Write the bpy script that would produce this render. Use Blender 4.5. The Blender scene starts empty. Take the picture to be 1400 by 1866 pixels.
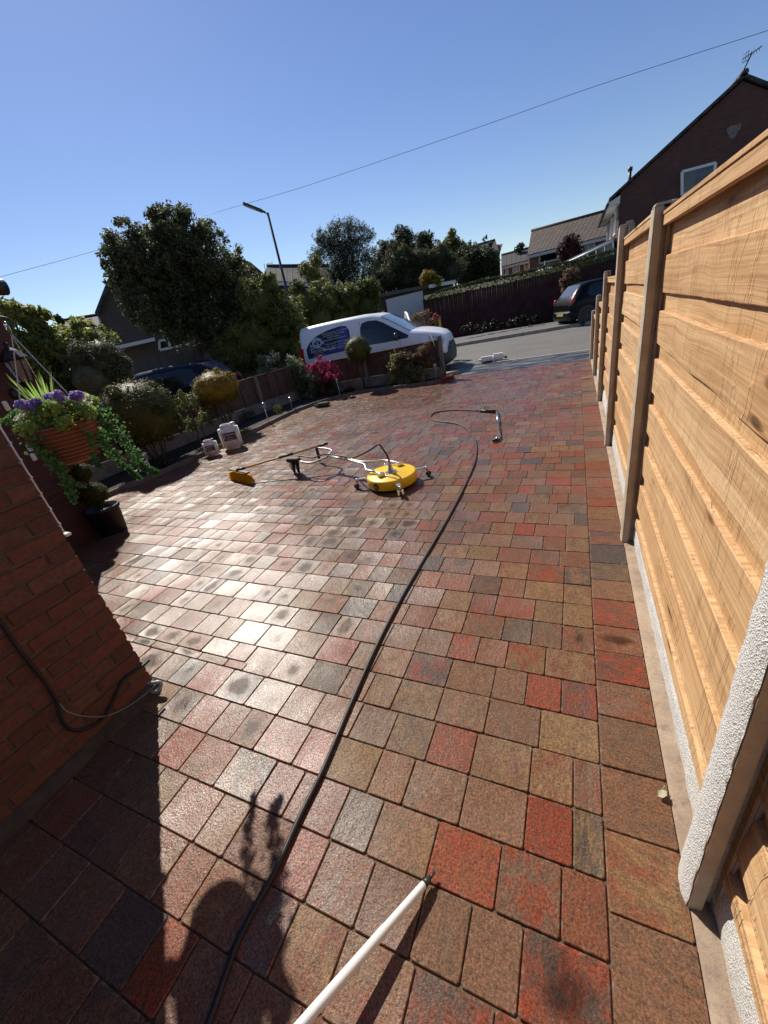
import bpy, bmesh, math, random
import numpy as np
from mathutils import Vector, Matrix
R_ = math.radians
scene = bpy.context.scene
# ---------------- camera ----------------
F, PITCH, ROLL, YAW, H = 722.18, 0.4466, 0.1957, -0.4884, 1.5987
cy, sy, cp, sp = math.cos(YAW), math.sin(YAW), math.cos(PITCH), math.sin(PITCH)
fwd = np.array([sy*cp, cy*cp, -sp]); right = np.array([cy, -sy, 0.]); down = np.cross(fwd, right)
cr, sr = math.cos(ROLL), math.sin(ROLL)
CR = right*cr+down*sr; CD = -right*sr+down*cr
cam_d = bpy.data.cameras.new('camera'); cam = bpy.data.objects.new('camera', cam_d)
scene.collection.objects.link(cam); scene.camera = cam
cam_d.sensor_fit = 'HORIZONTAL'; cam_d.sensor_width = 36; cam_d.lens = 36*F/1400
cam_d.clip_start = 0.02; cam_d.clip_end = 2000
cam.matrix_world = Matrix(((CR[0], -CD[0], -fwd[0], 0), (CR[1], -CD[1], -fwd[1], 0), (CR[2], -CD[2], -fwd[2], H), (0, 0, 0, 1)))
# ---------------- light ----------------
SUN_AZ, SUN_EL = R_(-52.5), R_(44)      # azimuth from +Y
sdir = Vector((math.sin(SUN_AZ)*math.cos(SUN_EL), math.cos(SUN_AZ)*math.cos(SUN_EL), math.sin(SUN_EL)))
world = bpy.data.worlds.new('World'); scene.world = world; world.use_nodes = True
wn = world.node_tree.nodes; bg = wn['Background']
sky = wn.new('ShaderNodeTexSky'); sky.sky_type = 'NISHITA'; sky.sun_disc = False
sky.sun_elevation = SUN_EL; sky.sun_rotation = SUN_AZ
sky.air_density = 1.05; sky.dust_density = 0.12; sky.ozone_density = 2.5; sky.altitude = 60
hs = wn.new('ShaderNodeHueSaturation'); hs.inputs['Saturation'].default_value = 1.12; hs.inputs['Hue'].default_value = .513
world.node_tree.links.new(sky.outputs[0], hs.inputs['Color']); world.node_tree.links.new(hs.outputs[0], bg.inputs[0]); bg.inputs[1].default_value = 0.089
sl = bpy.data.lights.new('sun', 'SUN'); sl.energy = 5.0; sl.angle = R_(0.53); sl.color = (1, .935, .83)
so = bpy.data.objects.new('sun', sl); scene.collection.objects.link(so)
so.rotation_euler = (-sdir).to_track_quat('-Z', 'Y').to_euler(); so.location = (-20, 15, 25)
scene.view_settings.view_transform = 'Standard'; scene.view_settings.look = 'None'
scene.view_settings.exposure = 0.3; scene.view_settings.gamma = 1
scene.render.engine = 'CYCLES'
scene.render.resolution_x = 768; scene.render.resolution_y = 1024
scene.cycles.max_bounces = 6; scene.cycles.transparent_max_bounces = 6

# ---------------- measuring helpers ----------------
C0 = np.array([0, 0, H])
def ray(x, y):
    return CR*((x-700)/F)+CD*((y-933)/F)+fwd
def at(x, y, D):                 # point seen at photo pixel x, y, D metres away over the ground
    v = ray(x, y); t = D/math.hypot(v[0], v[1]); return Vector(C0+v*t)
def gr(x, y, z=0.):              # ... on the level z
    v = ray(x, y); return Vector(C0+v*((z-H)/v[2]))
def pX(x, y, X): v = ray(x, y); return Vector(C0+v*(X/v[0]))
def pY(x, y, Y): v = ray(x, y); return Vector(C0+v*(Y/v[1]))
def mpp(p): return float(np.dot(np.array(p)-C0, fwd))/F      # metres per photo pixel there
# ---------------- objects ----------------
col = scene.collection
def tag(o, label=None, cat=None, group=None, kind=None):
    if label: o['label'] = label
    if cat: o['category'] = cat
    if group: o['group'] = group
    if kind: o['kind'] = kind
    return o
def thing(name, label, cat, loc=(0, 0, 0), rz=0, group=None):
    o = bpy.data.objects.new(name, None); col.objects.link(o); o.location = loc; o.rotation_euler = (0, 0, rz)
    o.empty_display_size = .1
    return tag(o, label, cat, group)
def frame(d, up=Vector((0, 0, 1))):
    d = d.normalized(); s = d.cross(up)
    if s.length < 1e-3: s = d.cross(Vector((0, 1, 0)))
    s.normalize(); return s, s.cross(d).normalized()
class MB:
    def __init__(s): s.v = []; s.f = []; s.m = []; s.sm = []; s.rv = []; s.cur = 0; s.r = (0., 0., 0.)
    def add(s, vs, fs, smooth=False):
        b = len(s.v); s.v += [tuple(p) for p in vs]
        for f in fs: s.f.append([b+i for i in f]); s.m.append(s.cur); s.sm.append(smooth); s.rv.append(s.r)
        return s
    def mat(s, i): s.cur = i; return s
    def rnd(s): s.r = (random.random(), random.random(), random.random()); return s
    def box(s, a, b, bev=0.):
        x0, y0, z0 = [min(a[i], b[i]) for i in range(3)]; x1, y1, z1 = [max(a[i], b[i]) for i in range(3)]
        if bev <= 0:
            v = [(x0,y0,z0),(x1,y0,z0),(x1,y1,z0),(x0,y1,z0),(x0,y0,z1),(x1,y0,z1),(x1,y1,z1),(x0,y1,z1)]
            return s.add(v, [(0,3,2,1),(4,5,6,7),(0,1,5,4),(1,2,6,5),(2,3,7,6),(3,0,4,7)])
        bm = bmesh.new(); bmesh.ops.create_cube(bm, size=1, matrix=Matrix.Translation(((x0+x1)/2,(y0+y1)/2,(z0+z1)/2)) @ Matrix.Diagonal((x1-x0,y1-y0,z1-z0,1)))
        bmesh.ops.bevel(bm, geom=bm.edges[:], offset=bev, segments=2, affect='EDGES')
        return s.bm(bm)
    def bm(s, bm, M=None, smooth=False):
        bm.verts.ensure_lookup_table()
        vs = [(M @ v.co if M else v.co.copy()) for v in bm.verts]
        for i, v in enumerate(bm.verts): v.index = i
        fs = [[v.index for v in f.verts] for f in bm.faces]; bm.free(); return s.add(vs, fs, smooth)
    def obox(s, M, size, bev=0.):      # oriented box, centred
        t = MB(); h = [d/2 for d in size]; t.box([-d for d in h], h, bev)
        return s.add([M @ Vector(p) for p in t.v], t.f)
    def beam(s, p, q, w, h, up=Vector((0,0,1)), bev=0.):
        p, q = Vector(p), Vector(q); d = q-p; a, b = frame(d, up)
        M = Matrix((( *a, 0), ( *d.normalized(), 0), ( *b, 0), (0,0,0,1))).transposed(); M.translation = (p+q)/2
        return s.obox(M, (w, d.length, h), bev)
    def tube(s, pts, r, n=8, cap=True, smooth=True):
        pts = [Vector(p) for p in pts]; k = len(pts)
        if not hasattr(r, '__len__'): r = [r]*k
        vs = []; a = None
        for i, p in enumerate(pts):
            d = (pts[min(i+1, k-1)]-pts[max(i-1, 0)]).normalized()
            if a is None: a, b = frame(d)
            else:
                a = (a-d*a.dot(d)); a.normalize(); b = a.cross(d).normalized()
            for j in range(n):
                t = 2*math.pi*j/n; vs.append(p+(a*math.cos(t)+b*math.sin(t))*r[i])
        fs = [(i*n+j, i*n+(j+1)%n, (i+1)*n+(j+1)%n, (i+1)*n+j) for i in range(k-1) for j in range(n)]
        if cap: fs += [tuple(range(n))[::-1], tuple((k-1)*n+j for j in range(n))]
        return s.add(vs, fs, smooth)
    def lathe(s, prof, c=(0,0,0), n=32, axis=None, smooth=True):   # prof [(r,z)]
        M = Matrix.Translation(c)
        if axis is not None:
            a, b = frame(Vector(axis)); d = Vector(axis).normalized()
            M = Matrix((( *a, 0), ( *b, 0), ( *d, 0), (0,0,0,1))).transposed(); M.translation = Vector(c)
        vs = [M @ Vector((r*math.cos(2*math.pi*j/n), r*math.sin(2*math.pi*j/n), z)) for r, z in prof for j in range(n)]
        k = len(prof); fs = [(i*n+j, i*n+(j+1)%n, (i+1)*n+(j+1)%n, (i+1)*n+j) for i in range(k-1) for j in range(n)]
        fs += [tuple(range(n))[::-1], tuple((k-1)*n+j for j in range(n))]
        return s.add(vs, fs, smooth)
    def prism(s, pts, off):            # polygon (3D points) extruded by vector off
        pts = [Vector(p) for p in pts]; off = Vector(off); n = len(pts)
        return s.add(pts+[p+off for p in pts], [tuple(range(n)), tuple(range(2*n-1, n-1, -1))]+[(i, i+n, (i+1)%n+n, (i+1)%n) for i in range(n)])
    def ball(s, c, r, sub=2, jit=0., smooth=True):
        bm = bmesh.new(); bmesh.ops.create_icosphere(bm, subdivisions=sub, radius=1)
        if not hasattr(r, '__len__'): r = (r, r, r)
        for v in bm.verts: v.co = Vector([v.co[i]*r[i]*(1+random.uniform(-jit, jit)) for i in range(3)])+Vector(c)
        return s.bm(bm, None, smooth)
    def build(s, name, mats, parent=None, local=False, cast=True):
        me = bpy.data.meshes.new(name)
        V = np.array(s.v, dtype=float).reshape(-1, 3)
        if parent is not None and not local:
            root = parent; o = Vector((0,0,0))
            while root is not None: o += root.location; root = root.parent
            V = V-np.array(o)
        me.from_pydata(V.tolist(), [], s.f)
        if not isinstance(mats, (list, tuple)): mats = [mats]
        for m in mats: me.materials.append(m)
        me.polygons.foreach_set('material_index', s.m); me.polygons.foreach_set('use_smooth', s.sm)
        at_ = me.attributes.new('rv', 'FLOAT_VECTOR', 'FACE'); at_.data.foreach_set('vector', np.array(s.rv, dtype=np.float32).ravel())
        # box uv in metres
        uv = me.uv_layers.new(name='UVMap'); nl = len(me.loops)
        co = np.array(s.v, dtype=float).reshape(-1, 3)
        li = np.zeros(nl, dtype=np.int32); me.loops.foreach_get('vertex_index', li)
        nrm = np.zeros(len(me.polygons)*3); me.polygons.foreach_get('normal', nrm); nrm = np.abs(nrm.reshape(-1, 3))
        tot = np.zeros(len(me.polygons), dtype=np.int32); me.polygons.foreach_get('loop_total', tot)
        ax = np.repeat(nrm.argmax(1), tot); P = co[li]
        U = np.where((ax == 0)[:, None], P[:, [1, 2]], np.where((ax == 1)[:, None], P[:, [0, 2]], P[:, [0, 1]]))
        uv.data.foreach_set('uv', U.astype(np.float32).ravel())
        me.update(); o = bpy.data.objects.new(name, me); col.objects.link(o)
        if parent is not None: o.parent = parent
        return o
def bez(pts, n=8):                # Catmull-Rom through pts
    P = [Vector(p) for p in pts]; P = [2*P[0]-P[1]]+P+[2*P[-1]-P[-2]]; out = []
    for i in range(1, len(P)-2):
        for k in range(n):
            t = k/n; a, b, c, d = P[i-1:i+3]
            out.append(.5*((2*b)+(c-a)*t+(2*a-5*b+4*c-d)*t*t+(3*b-a-3*c+d)*t**3))
    return out+[P[-2]]
# ---------------- materials ----------------
class NT:
    def __init__(s, name):
        s.m = bpy.data.materials.new(name); s.m.use_nodes = True; s.t = s.m.node_tree; s.t.nodes.clear()
        s.out = s.t.nodes.new('ShaderNodeOutputMaterial')
    def n(s, typ, ins=None, **kw):
        nd = s.t.nodes.new('ShaderNode'+typ)
        for k, v in kw.items(): setattr(nd, k, v)
        for k, v in (ins or {}).items(): s.set(nd, k, v)
        return nd
    def set(s, nd, k, v):
        i = nd.inputs[k]
        if isinstance(v, bpy.types.NodeSocket): s.t.links.new(v, i)
        elif isinstance(v, bpy.types.Node): s.t.links.new(v.outputs[0], i)
        else:
            if i.type == 'RGBA' and len(v) == 3: v = (*v, 1)
            i.default_value = v
    def mix(s, f, a, b, bt='MIX'):
        nd = s.t.nodes.new('ShaderNodeMix'); nd.data_type = 'RGBA'; nd.blend_type = bt
        s.set(nd, 0, f); s.set(nd, 6, a); s.set(nd, 7, b); return nd.outputs[2]
    def math(s, op, a, b=0., c=None, clamp=False):
        nd = s.n('Math', operation=op); nd.use_clamp = clamp; s.set(nd, 0, a); s.set(nd, 1, b)
        if c is not None: s.set(nd, 2, c)
        return nd.outputs[0]
    def ramp(s, f, a, b, va=0., vb=1.):
        nd = s.n('MapRange', {'Value': f, 'From Min': a, 'From Max': b, 'To Min': va, 'To Max': vb}); return nd.outputs[0]
    def noise(s, vec, scale, detail=3, rough=.55, dist=0.):
        return s.n('TexNoise', {'Vector': vec, 'Scale': scale, 'Detail': detail, 'Roughness': rough, 'Distortion': dist}).outputs['Fac']
    def mapv(s, vec, sc=(1,1,1), loc=(0,0,0)):
        return s.n('Mapping', {'Vector': vec, 'Scale': sc, 'Location': loc}).outputs[0]
    def obj(s): return s.n('TexCoord').outputs['Object']
    def uv(s): return s.n('TexCoord').outputs['UV']
    def pos(s): return s.n('NewGeometry').outputs['Position']
    def bump(s, h, st=.3, d=.01, nrm=None):
        nd = s.n('Bump', {'Height': h, 'Strength': st, 'Distance': d})
        if nrm is not None: s.set(nd, 'Normal', nrm)
        return nd.outputs[0]
    def bsdf(s, base, rough=.5, **kw):
        b = s.n('BsdfPrincipled', {'Base Color': base, 'Roughness': rough})
        for k, v in kw.items(): s.set(b, k.replace('_', ' '), v)
        s.t.links.new(b.outputs[0], s.out.inputs[0]); return b
def mat(name, c, rough=.5, c2=None, ns=8., bump=0., bs=60., bd=.004, metal=0., var=.25, **kw):
    t = NT(name); v = t.obj(); c2 = c2 or tuple(x*(1-var) for x in c)
    n = t.noise(v, ns, 5, .6); base = t.mix(t.ramp(n, .35, .65), c, c2)
    b = t.bsdf(base, t.ramp(n, .3, .7, rough*.85, min(1, rough*1.15)), Metallic=metal, **kw)
    if bump: t.set(b, 'Normal', t.bump(t.noise(v, bs, 4), bump, bd))
    return t.m
def brick_mat(name, c1, c2, mortar, bw=.225, bh=.075, ms=.01, bump=.6, rough=.85):
    t = NT(name); v = t.uv()
    br = t.n('TexBrick', {'Vector': v, 'Color1': c1, 'Color2': c2, 'Mortar': mortar, 'Scale': 1., 'Mortar Size': ms, 'Mortar Smooth': .2, 'Bias': 0., 'Brick Width': bw, 'Row Height': bh})
    br.offset = .5
    n = t.noise(v, 30, 4); base = t.mix(t.ramp(n, .3, .7, 0, .45), br.outputs[0], tuple(x*.5 for x in c1))
    n2 = t.noise(v, 1.2, 3); base = t.mix(t.ramp(n2, .4, .7, 0, .3), base, tuple(x*.6 for x in c2))
    h = t.math('ADD', t.math('MULTIPLY', br.outputs[1], -1.), t.math('MULTIPLY', n, .3))
    t.bsdf(base, rough, Normal=t.bump(h, bump, .012)); return t.m
def leaf_mat(name, c, c2, rough=.45, trans=.35, tc=None):
    t = NT(name); r = t.n('NewGeometry').outputs['Random Per Island']
    n = t.noise(t.pos(), 1.3, 2); f = t.math('ADD', t.math('MULTIPLY', r, .75), t.ramp(n, .35, .65, -.2, .35), clamp=True)
    base = t.mix(f, c, c2)
    b = t.bsdf(base, max(rough, .55), Specular_IOR_Level=.22)
    tl = t.n('BsdfTranslucent', {'Color': t.mix(f, tc or tuple(min(1, x*1.5) for x in c), tuple(min(1, x*1.5) for x in c2))})
    m = t.n('MixShader', {0: trans}); t.t.links.new(b.outputs[0], m.inputs[1]); t.t.links.new(tl.outputs[0], m.inputs[2])
    t.t.links.new(m.outputs[0], t.out.inputs[0]); return t.m
m_bark = mat('bark', (.09, .07, .05), .9, ns=14, bump=.6, bs=40, bd=.01)
m_black = mat('black_plastic', (.012, .012, .013), .45)
m_rubber = mat('black_rubber', (.014, .014, .014), .55)
m_white = mat('white_plastic', (.72, .72, .70), .4, var=.08)
m_conc = mat('concrete', (.36, .33, .29), .9, (.24, .21, .17), ns=6, bump=.4, bs=120, bd=.003)
m_steel = mat('stainless_steel', (.62, .61, .58), .25, metal=1., var=.1)
m_dgrey = mat('dark_grey_metal', (.03, .032, .036), .4)
# ================= setting =================
def sheet(name, pts, z, m, kind='structure', thick=0., label=None):
    b = MB(); n = len(pts)
    if thick: b.prism([(x, y, z) for x, y in pts][::-1], (0, 0, -thick))
    else: b.add([(x, y, z) for x, y in pts], [tuple(range(n))])
    o = b.build(name, m); tag(o, label, kind=kind); return o
m_ground = mat('ground_soil_grass', (.05, .06, .025), .95, (.07, .055, .035), ns=.6, bump=.5, bs=12, bd=.03)
sheet('ground', [(-400, -200), (400, -200), (400, 600), (-400, 600)], -.06, m_ground)
def asphalt(name, c, wet=False):
    t = NT(name); v = t.pos()
    n = t.noise(v, .9, 4, .6); g = t.noise(v, 90, 3, .7); sp = t.noise(v, 260, 2, .6)
    base = t.mix(t.ramp(n, .35, .65), c, tuple(x*.8 for x in c))
    base = t.mix(t.ramp(sp, .55, .75, 0, .5), base, tuple(min(1, x*2.2) for x in c))
    rough = .85
    if wet:
        w = t.ramp(t.noise(t.mapv(v, (1.2, 3.2, 1)), 1.1, 5, .65, .6), .4, .55)
        base = t.mix(w, base, tuple(x*.3 for x in c)); rough = t.ramp(w, 0, 1, .7, .22)
    t.bsdf(base, rough, Normal=t.bump(t.math('ADD', g, sp), .5, .006)); return t.m
m_road = asphalt('asphalt', (.135, .125, .11)); m_walk = asphalt('tarmac_footway', (.13, .125, .12), True); m_walk2 = asphalt('tarmac_far', (.12, .115, .11))
sheet('road', [(-60, 10.45), (-3.0, 10.4), (60, 10.4), (60, 45), (.9, 18.75), (-4.6, 17.9), (-30, 13.9), (-60, 12)], -.004, m_road)
sheet('footway', [(-3.35, 10.28), (8, 10.28), (8, 12.05), (.33, 11.9), (-1.2, 11.72), (-2.6, 11.55), (-3.3, 10.9)], .004, m_walk)
sheet('far_footway', [(-4.7, 18.02), (-4.4, 18.05), (.9, 18.9), (30, 24), (30, 31), (.9, 21.6), (-6, 21.2), (-40, 22), (-40, 12.6)], .11, m_walk2, thick=.14)
# kerbs
kb = MB()
for a, b in (((-30, 13.85), (-4.6, 17.95)), ((-4.6, 17.95), (.9, 18.8)), ((.9, 18.8), (30, 23.8))):
    n = int((Vector(b)-Vector(a)).length/.9)
    for i in range(n):
        p = Vector(a).lerp(Vector(b), i/n); q = Vector(a).lerp(Vector(b), (i+.985)/n)
        kb.rnd().beam((*p, .055), (*q, .055), .12, .13, bev=.012)
tag(kb.build('far_kerb', m_conc), kind='structure')
kb = MB()
for i in range(9):
    kb.rnd().box((-3.2+i*.92, 11.72-.02*i*0, -.03), (-3.2+i*.92+.905, 11.84, .012), .006)
m_kerb = mat('kerb_stone', (.33, .30, .27), .9, ns=10, bump=.3, bs=90, bd=.003)
tag(kb.build('near_kerb', m_kerb), kind='structure')

# ---- block paving ----
random.seed(5); rng = np.random.default_rng(5)
PAL = [((.215, .047, .020), 2.3), ((.172, .083, .043), 5), ((.085, .060, .043), 2.3), ((.195, .112, .050), 2.8), ((.180, .062, .029), 5), ((.142, .086, .052), 3.6)]
def pick():
    w = sum(p[1] for p in PAL); r = random.uniform(0, w)
    for c, q in PAL:
        r -= q
        if r <= 0: break
    k = random.uniform(.85, 1.15); return [x*k for x in c]
pv, pf, pA, pB, pl = [], [], [], [], []
def paver(x0, y0, x1, y1, alongY=False):
    g = .0016; x0 += g; x1 -= g; y0 += g; y1 -= g
    if x1-x0 < .015 or y1-y0 < .015: return
    c = min(.0065, (x1-x0)/4, (y1-y0)/4)
    def ring(ins, z, tilt=(0, 0)):
        a, b_, d, e = x0+ins, x1-ins, y0+ins, y1-ins; cc = max(.002, c-ins*.4)
        P = [(a+cc, d), (b_-cc, d), (b_, d+cc), (b_, e-cc), (b_-cc, e), (a+cc, e), (a, e-cc), (a, d+cc)]
        mx, my = (x0+x1)/2, (y0+y1)/2
        return [(x, y, z+(x-mx)*tilt[0]+(y-my)*tilt[1]) for x, y in P]
    til = (random.gauss(0, .008), random.gauss(0, .008)); dz = random.gauss(0, .0009)
    b = len(pv); pv.extend(ring(0, -.03)+ring(0, -.005+dz, til)+ring(.0014, -.0014+dz, til)+ring(.0034, dz, til))
    fs = [tuple(b+24+i for i in range(8))]
    for k in range(3): fs += [(b+8*k+i, b+8*k+(i+1) % 8, b+8*k+8+(i+1) % 8, b+8*k+8+i) for i in range(8)]
    A, B = pick(), pick()
    if random.random() < .12: B = A
    mx, my = (x0+x1)/2, (y0+y1)/2
    # dished wet spots: a band across the middle of the drive and one by the planting bed
    q = math.exp(-((mx+2.2-(my-1.2)*.15)**2)/1.0-((my-1.6)**2)/1.6)*.42+(.9 if (my > 6.6+.25*(mx+5) and my < 9.1 and -5.2 < mx < -2.35) else 0)+(.45 if (my > 2.5 and my < 3.2 and -2.4 < mx < -1.2) else 0)+(.05 if mx < -1 else .015)
    size = random.uniform(.25, .85) if random.random() < q else 0.
    if my > 6.4 and size: size = random.uniform(.6, .95)
    ra, rb = random.random(), random.random()
    for f in fs:
        pf.append(f)
        for i in f:
            x, y, z = pv[i]; lu, lv = (x-mx)/(x1-x0)*2, (y-my)/(y1-y0)*2
            if alongY: pA.append((*A, 1.)); pB.append((*B, size)); pl.append((lv, lu, ra))
            else: pA.append((*A, 0.)); pB.append((*B, size)); pl.append((lu, lv, ra))
RW = .179
def inside(x, y):
    if x < -2.06 and y < .80: return False
    if x < -6.05 or y > 10.27: return False
    if y > 8.6 and x < -3.1 and (x+3.1)*-.0 + y > 9.75: return False
    return True
y = 1.937-RW*24
row = 0
while y < 10.27:
    y1 = min(y+RW, 10.27); x = .13
    first = True
    while x > -6.25:
        w = random.choice([.208, .208, .173, .173, .139, .139])+.006
        if first and random.random() < .4: w = random.choice([.09, .12, .139])
        first = False
        x0 = x-w
        if inside(x-.03, (y+y1)/2):
            xx = x0
            if (y+y1)/2 < .80 and x0 < -2.06: xx = -2.06
            if abs(y-1.042) < .09 and x < -1.55:       # narrow cut course by the house corner
                paver(xx, y+.055, x, y1); paver(x0+.03, y, x+.03-.0, y+.055)
            else: paver(xx, y, x, y1)
        x = x0
    y += RW; row += 1
y = -2.0
while y < 10.27:
    w = random.choice([.208, .173, .173, .139, .208])+.006; paver(.13, y, .335, min(y+w, 10.27), True); y += w
me = bpy.data.meshes.new('driveway'); me.from_pydata(pv, [], pf)
for nm, dat in (('pA', pA), ('pB', pB)):
    a = me.attributes.new(nm, 'FLOAT_COLOR', 'CORNER'); a.data.foreach_set('color', np.array(dat, dtype=np.float32).ravel())
a = me.attributes.new('pl', 'FLOAT_VECTOR', 'CORNER'); a.data.foreach_set('vector', np.array(pl, dtype=np.float32).ravel())
t = NT('concrete_block_paving'); P = t.pos()
aA = t.n('Attribute', attribute_name='pA'); aB = t.n('Attribute', attribute_name='pB'); aL = t.n('Attribute', attribute_name='pl')
sx = t.n('SeparateXYZ', {0: aL.outputs['Vector']}); lu, lv, rr = sx.outputs[0], sx.outputs[1], sx.outputs[2]
off = t.n('CombineXYZ', {0: t.math('MULTIPLY', lu, .55), 1: t.math('MULTIPLY', lv, .28), 2: t.math('MULTIPLY', rr, 91.)})
band = t.ramp(t.noise(off.outputs[0], 3.2, 6, .7, .2), .40, .62)
c = t.mix(band, aA.outputs['Color'], aB.outputs['Color'])
off2 = t.n('VectorMath', {0: P, 1: off.outputs[0]}, operation='ADD')
c = t.mix(t.ramp(t.noise(off2, 9, 7, .78), .45, .64, 0, .7), c, (.050, .042, .034))
c = t.mix(t.ramp(t.noise(off2, 9, 5, .7), .55, .75, 0, .4), c, (.19, .105, .042))
gr_ = t.math('ADD', t.math('MULTIPLY', t.noise(P, 140, 3, .75), .62), t.math('MULTIPLY', t.noise(P, 420, 2, .7), .38))
c = t.mix(1., c, t.n('CombineColor', {0: t.ramp(gr_, .34, .68, .35, 1.7), 1: t.ramp(gr_, .34, .68, .35, 1.7), 2: t.ramp(gr_, .34, .68, .35, 1.75)}).outputs[0], 'MULTIPLY')
edge = t.math('MAXIMUM', t.math('ABSOLUTE', lu), t.math('ABSOLUTE', lv))
c = t.mix(t.math('MULTIPLY', t.ramp(edge, .90, .99, 0, .5), t.ramp(t.noise(P, 40, 3), .5, .7)), c, (.36, .27, .2))
wob = t.noise(P, 11, 2, .5)
dd = t.math('SQRT', t.math('ADD', t.math('POWER', t.math('MULTIPLY', lu, 1.25), 2.), t.math('POWER', t.math('MULTIPLY', lv, 1.05), 2.)))
dd = t.math('ADD', dd, t.ramp(wob, .3, .7, -.35, .35))
pud = t.math('MULTIPLY', t.ramp(t.math('SUBTRACT', aB.outputs['Alpha'], dd), -.28, .34), t.ramp(aB.outputs['Alpha'], .05, .1))
wet = t.ramp(t.noise(P, .55, 3, .5), .35, .65)
c = t.mix(t.math('MULTIPLY', pud, .9), c, t.mix(1., c, (.30, .22, .16), 'MULTIPLY'))
px_ = t.n('SeparateXYZ', {0: P}); wside = t.ramp(t.math('ADD', t.math('SUBTRACT', px_.outputs[0], t.math('MULTIPLY', px_.outputs[1], .12)), t.ramp(wet, 0, 1, .7, -.7)), -1.9, .1, 1., 0.)
rough = t.math('ADD', t.ramp(wside, 0, 1, .50, .33), t.ramp(wob, .3, .7, -.05, .05))
nw = t.n('MapRange', {'Value': pud, 'To Min': rough, 'To Max': .42}).outputs[0]
hb = t.math('ADD', t.math('MULTIPLY', gr_, 1.), t.math('MULTIPLY', t.noise(P, 120, 2), .6))
b1 = t.bump(hb, t.ramp(pud, 0, 1, .75, .4), .0026)
dish = t.math('MULTIPLY', t.math('ADD', t.math('POWER', lu, 2.), t.math('POWER', lv, 2.)), t.math('MULTIPLY', t.math('SUBTRACT', rr, .25), .0042))
b2 = t.n('Bump', {'Height': t.math('ADD', dish, t.math('MULTIPLY', t.noise(off2, 6, 2), .0025)), 'Strength': 1., 'Distance': 1., 'Normal': b1}).outputs[0]
t.bsdf(c, nw, Normal=b2, Specular_IOR_Level=t.n('MapRange', {'Value': pud, 'To Min': t.math('MULTIPLY', t.math('MULTIPLY', t.ramp(wside, 0, 1, .22, .68), t.ramp(gr_, .38, .6, .35, 1.35)), t.math('MULTIPLY', t.ramp(t.noise(P, 1.3, 4, .6), .38, .62, .35, 1.15), t.ramp(rr, 0, 1, .45, 1.3))), 'To Max': .16}).outputs[0])
me.materials.append(t.m); drive = bpy.data.objects.new('driveway', me); col.objects.link(drive); tag(drive, kind='structure')
m_sand = mat('jointing_sand', (.11, .075, .05), .95, ns=30, bump=.4, bs=200, bd=.002)
sheet('paving_bed', [(-2.0, -3), (.335, -3), (.335, 10.28), (-6.1, 10.28), (-6.1, .8), (-2.0, .8)], -.0075, m_sand)
t = NT('mortar_strip'); v_ = t.pos(); c_ = t.mix(t.ramp(t.noise(v_, 4, 5, .65), .38, .62), (.38, .285, .205), (.26, .185, .13)); c_ = t.mix(t.ramp(t.noise(v_, 22, 5, .7), .52, .7, 0, .7), c_, (.15, .11, .085)); c_ = t.mix(t.ramp(t.noise(v_, 300, 2), .6, .7, 0, .5), c_, (.10, .08, .06)); t.bsdf(c_, .92, Normal=t.bump(t.noise(v_, 60, 4, .7), .7, .005)); m_strip = t.m
b = MB(); N = 60
vs = []
for i in range(N+1):
    yy = -3+13.3*i/N; w = .004*math.sin(i*1.7)
    vs += [(.335, yy, -.004), (.345, yy, .004), (.37, yy, .003+w*.4), (.43, yy, .008)]
b.add(vs, [(4*i+k, 4*i+k+1, 4*i+5+k, 4*i+4+k) for i in range(N) for k in range(3)], True)
tag(b.build('mortar_strip', m_strip), kind='structure')
# ---- planting bed ----
kerb = [(-6.12, 2.6), (-6.08, 3.34), (-6.0, 3.88), (-5.93, 4.6), (-5.9, 5.6), (-5.91, 6.5), (-5.95, 7.5), (-5.88, 8.1), (-5.62, 8.72), (-5.3, 9.12), (-4.9, 9.33), (-4.37, 9.40), (-3.81, 9.42), (-3.38, 9.45), (-3.05, 9.56), (-2.8, 9.8), (-2.75, 10.15)]
kp = bez([(x, y, 0) for x, y in kerb], 4)
m_soil = mat('garden_soil', (.035, .026, .018), .98, ns=20, bump=1., bs=30, bd=.03)
b = MB(); outer = [(-7.15, 2.6), (-7.15, 8.7), (-6.6, 9.6), (-5.2, 10.1), (-2.8, 10.2)]
b.prism([(p.x-.02, p.y+.0, .045) for p in kp][::-1]+[(x, y, .045) for x, y in outer], (0, 0, -.1))
tag(b.build('planting_bed', m_soil), kind='structure')
m_edg = mat('edging_stone', (.20, .15, .12), .9, (.12, .10, .085), ns=7, bump=.4, bs=80, bd=.003)
b = MB(); dist = 0
for i in range(len(kp)-1):
    p, q = kp[i], kp[i+1]; b.rnd().beam((p.x, p.y, .03), (q.x+(q.x-p.x)*.02, q.y, .03), .05, .08+.004*(i % 3), bev=.006)
tag(b.build('edging_kerb', m_edg), kind='structure')
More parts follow.
